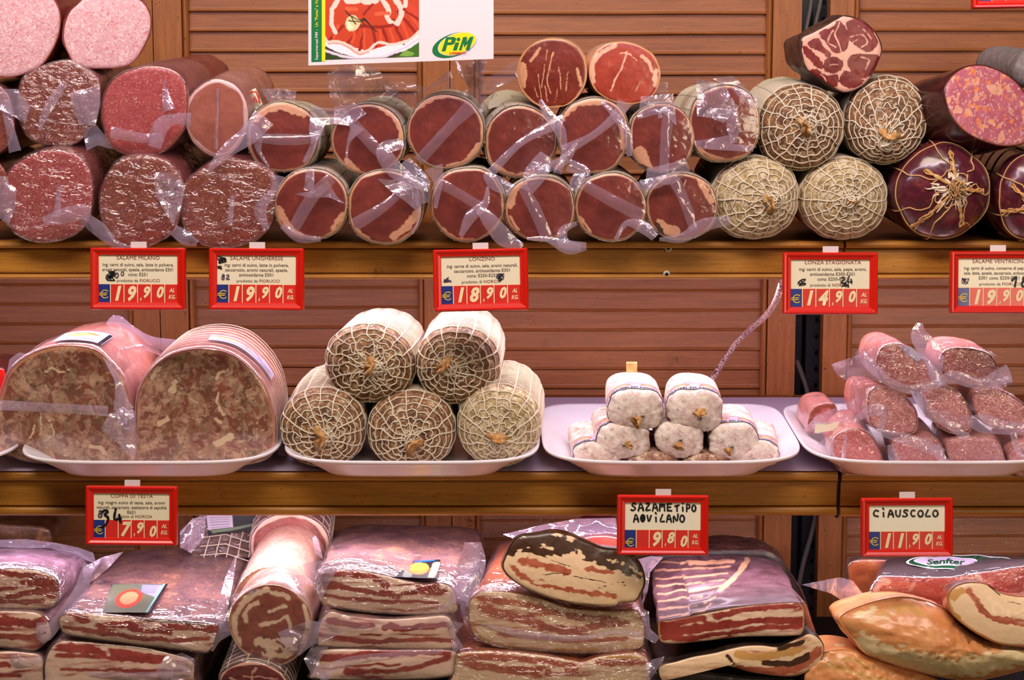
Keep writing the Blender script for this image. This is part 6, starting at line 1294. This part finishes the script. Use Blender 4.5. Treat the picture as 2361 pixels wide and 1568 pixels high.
r = slab('dark amber smoked piece behind the pink ham', f, [(x, y - 12) for x, y in f], .135, .17, [], 182, face='amber', body='smoke', wrap='wrapsm')
f = [(1939, 1431), (1946, 1417), (1974, 1402), (2020, 1387), (2077, 1377), (2120, 1382), (2163, 1397), (2206, 1426), (2248, 1460), (2306, 1484), (2361, 1494), (2430, 1500), (2440, 1530), (2361, 1545), (2300, 1560), (2250, 1568), (2200, 1566), (2120, 1550), (2048, 1528), (1996, 1506), (1972, 1476), (1955, 1458)]
log('cured_jowl', 'large peppered pork jowl with yellow fat flank at the right', 'cured meat', f, -.055, 'jowlface', 'jowlface', 0, -8, .08, base=(.1, 0, 0), seed=183, na=200, nr=30, dome=.032, fdisp=.002, bamp=.004, rim=(0, 0), warp=8, wsc=.02, frag=.5,
    strokes=[F_(22, (1985, 1482), (2030, 1500), (2100, 1522), (2180, 1536), (2260, 1530), (2330, 1512)), F_(20, (2150, 1530), (2280, 1515), (2360, 1515)), (2, 1, 5, [(1985, 1503), (2050, 1532), (2120, 1552), (2220, 1566)]), (1, .55, 12, [(2195, 1440), (2230, 1462), (2270, 1482)]), (2, 1., 9, [(1990, 1425), (2060, 1405), (2120, 1410)]), (1, .6, 1.5, [(1978, 1436), (1996, 1424), (2010, 1410)]), F_(6, (2010, 1400), (1975, 1415))])
log('cured_jowl', 'second peppered jowl at the bottom right, mostly under the large one', 'cured meat', [(1858, 1570), (1868, 1540), (1890, 1516), (1906, 1503), (1949, 1499), (1991, 1508), (2048, 1531), (2106, 1548), (2160, 1572), (2200, 1620), (2050, 1640), (1880, 1630)], -.05, 'jowlface', 'jowlface', 0, -5, .08, base=(.05, 0, 0), seed=184, dome=.012, fdisp=.003, rim=(0, 0), warp=8, wsc=.02, strokes=[(2, 1, 6, [(1900, 1530), (1960, 1540), (2040, 1560)]), (1, .6, 2, [(1900, 1520), (1920, 1530)]), (2, 1, 5, [(1940, 1510), (1990, 1525)])])
f = [(2188, 1392), (2190, 1368), (2208, 1350), (2243, 1343), (2277, 1348), (2306, 1366), (2340, 1374), (2380, 1376), (2430, 1385), (2436, 1450), (2430, 1500), (2361, 1491), (2306, 1485), (2263, 1467), (2222, 1440), (2198, 1416)]
log('cured_jowl', 'cut pork jowl with one grey-brown lean stripe lying on the peppered one', 'cured meat', f, -.075, 'pancw', 'amber', 0, -8, .035, base=(1, 0, 0), seed=185, dome=.006, rim=(2, 5), warp=5, wsc=.03, strokes=[Ln(8, (2232, 1362), (2250, 1388), (2275, 1415), (2310, 1430), (2430, 1434)), (1, .5, 4, [(2238, 1368), (2256, 1392), (2280, 1412)]), (2, 1, 10, [(2196, 1372), (2215, 1360)]), (2, 1, 8, [(2194, 1402), (2206, 1420)]), Dk(2, (2280, 1352), (2306, 1372)), (1, .6, 2, [(2320, 1385), (2350, 1392)])])
V = PY([(1924, 1484), (1948, 1485), (1946, 1497), (1926, 1500)], -.03); V2 = PY([(1924, 1484), (1948, 1485), (1946, 1497), (1926, 1500)], -.028)
props(mesh('paper_slip', np.concatenate([V, V2]), [(0, 1, 2, 3), (7, 6, 5, 4)], M['cardw'], smooth=False), 'tiny white paper slip on the bottom right jowl', 'paper slip')
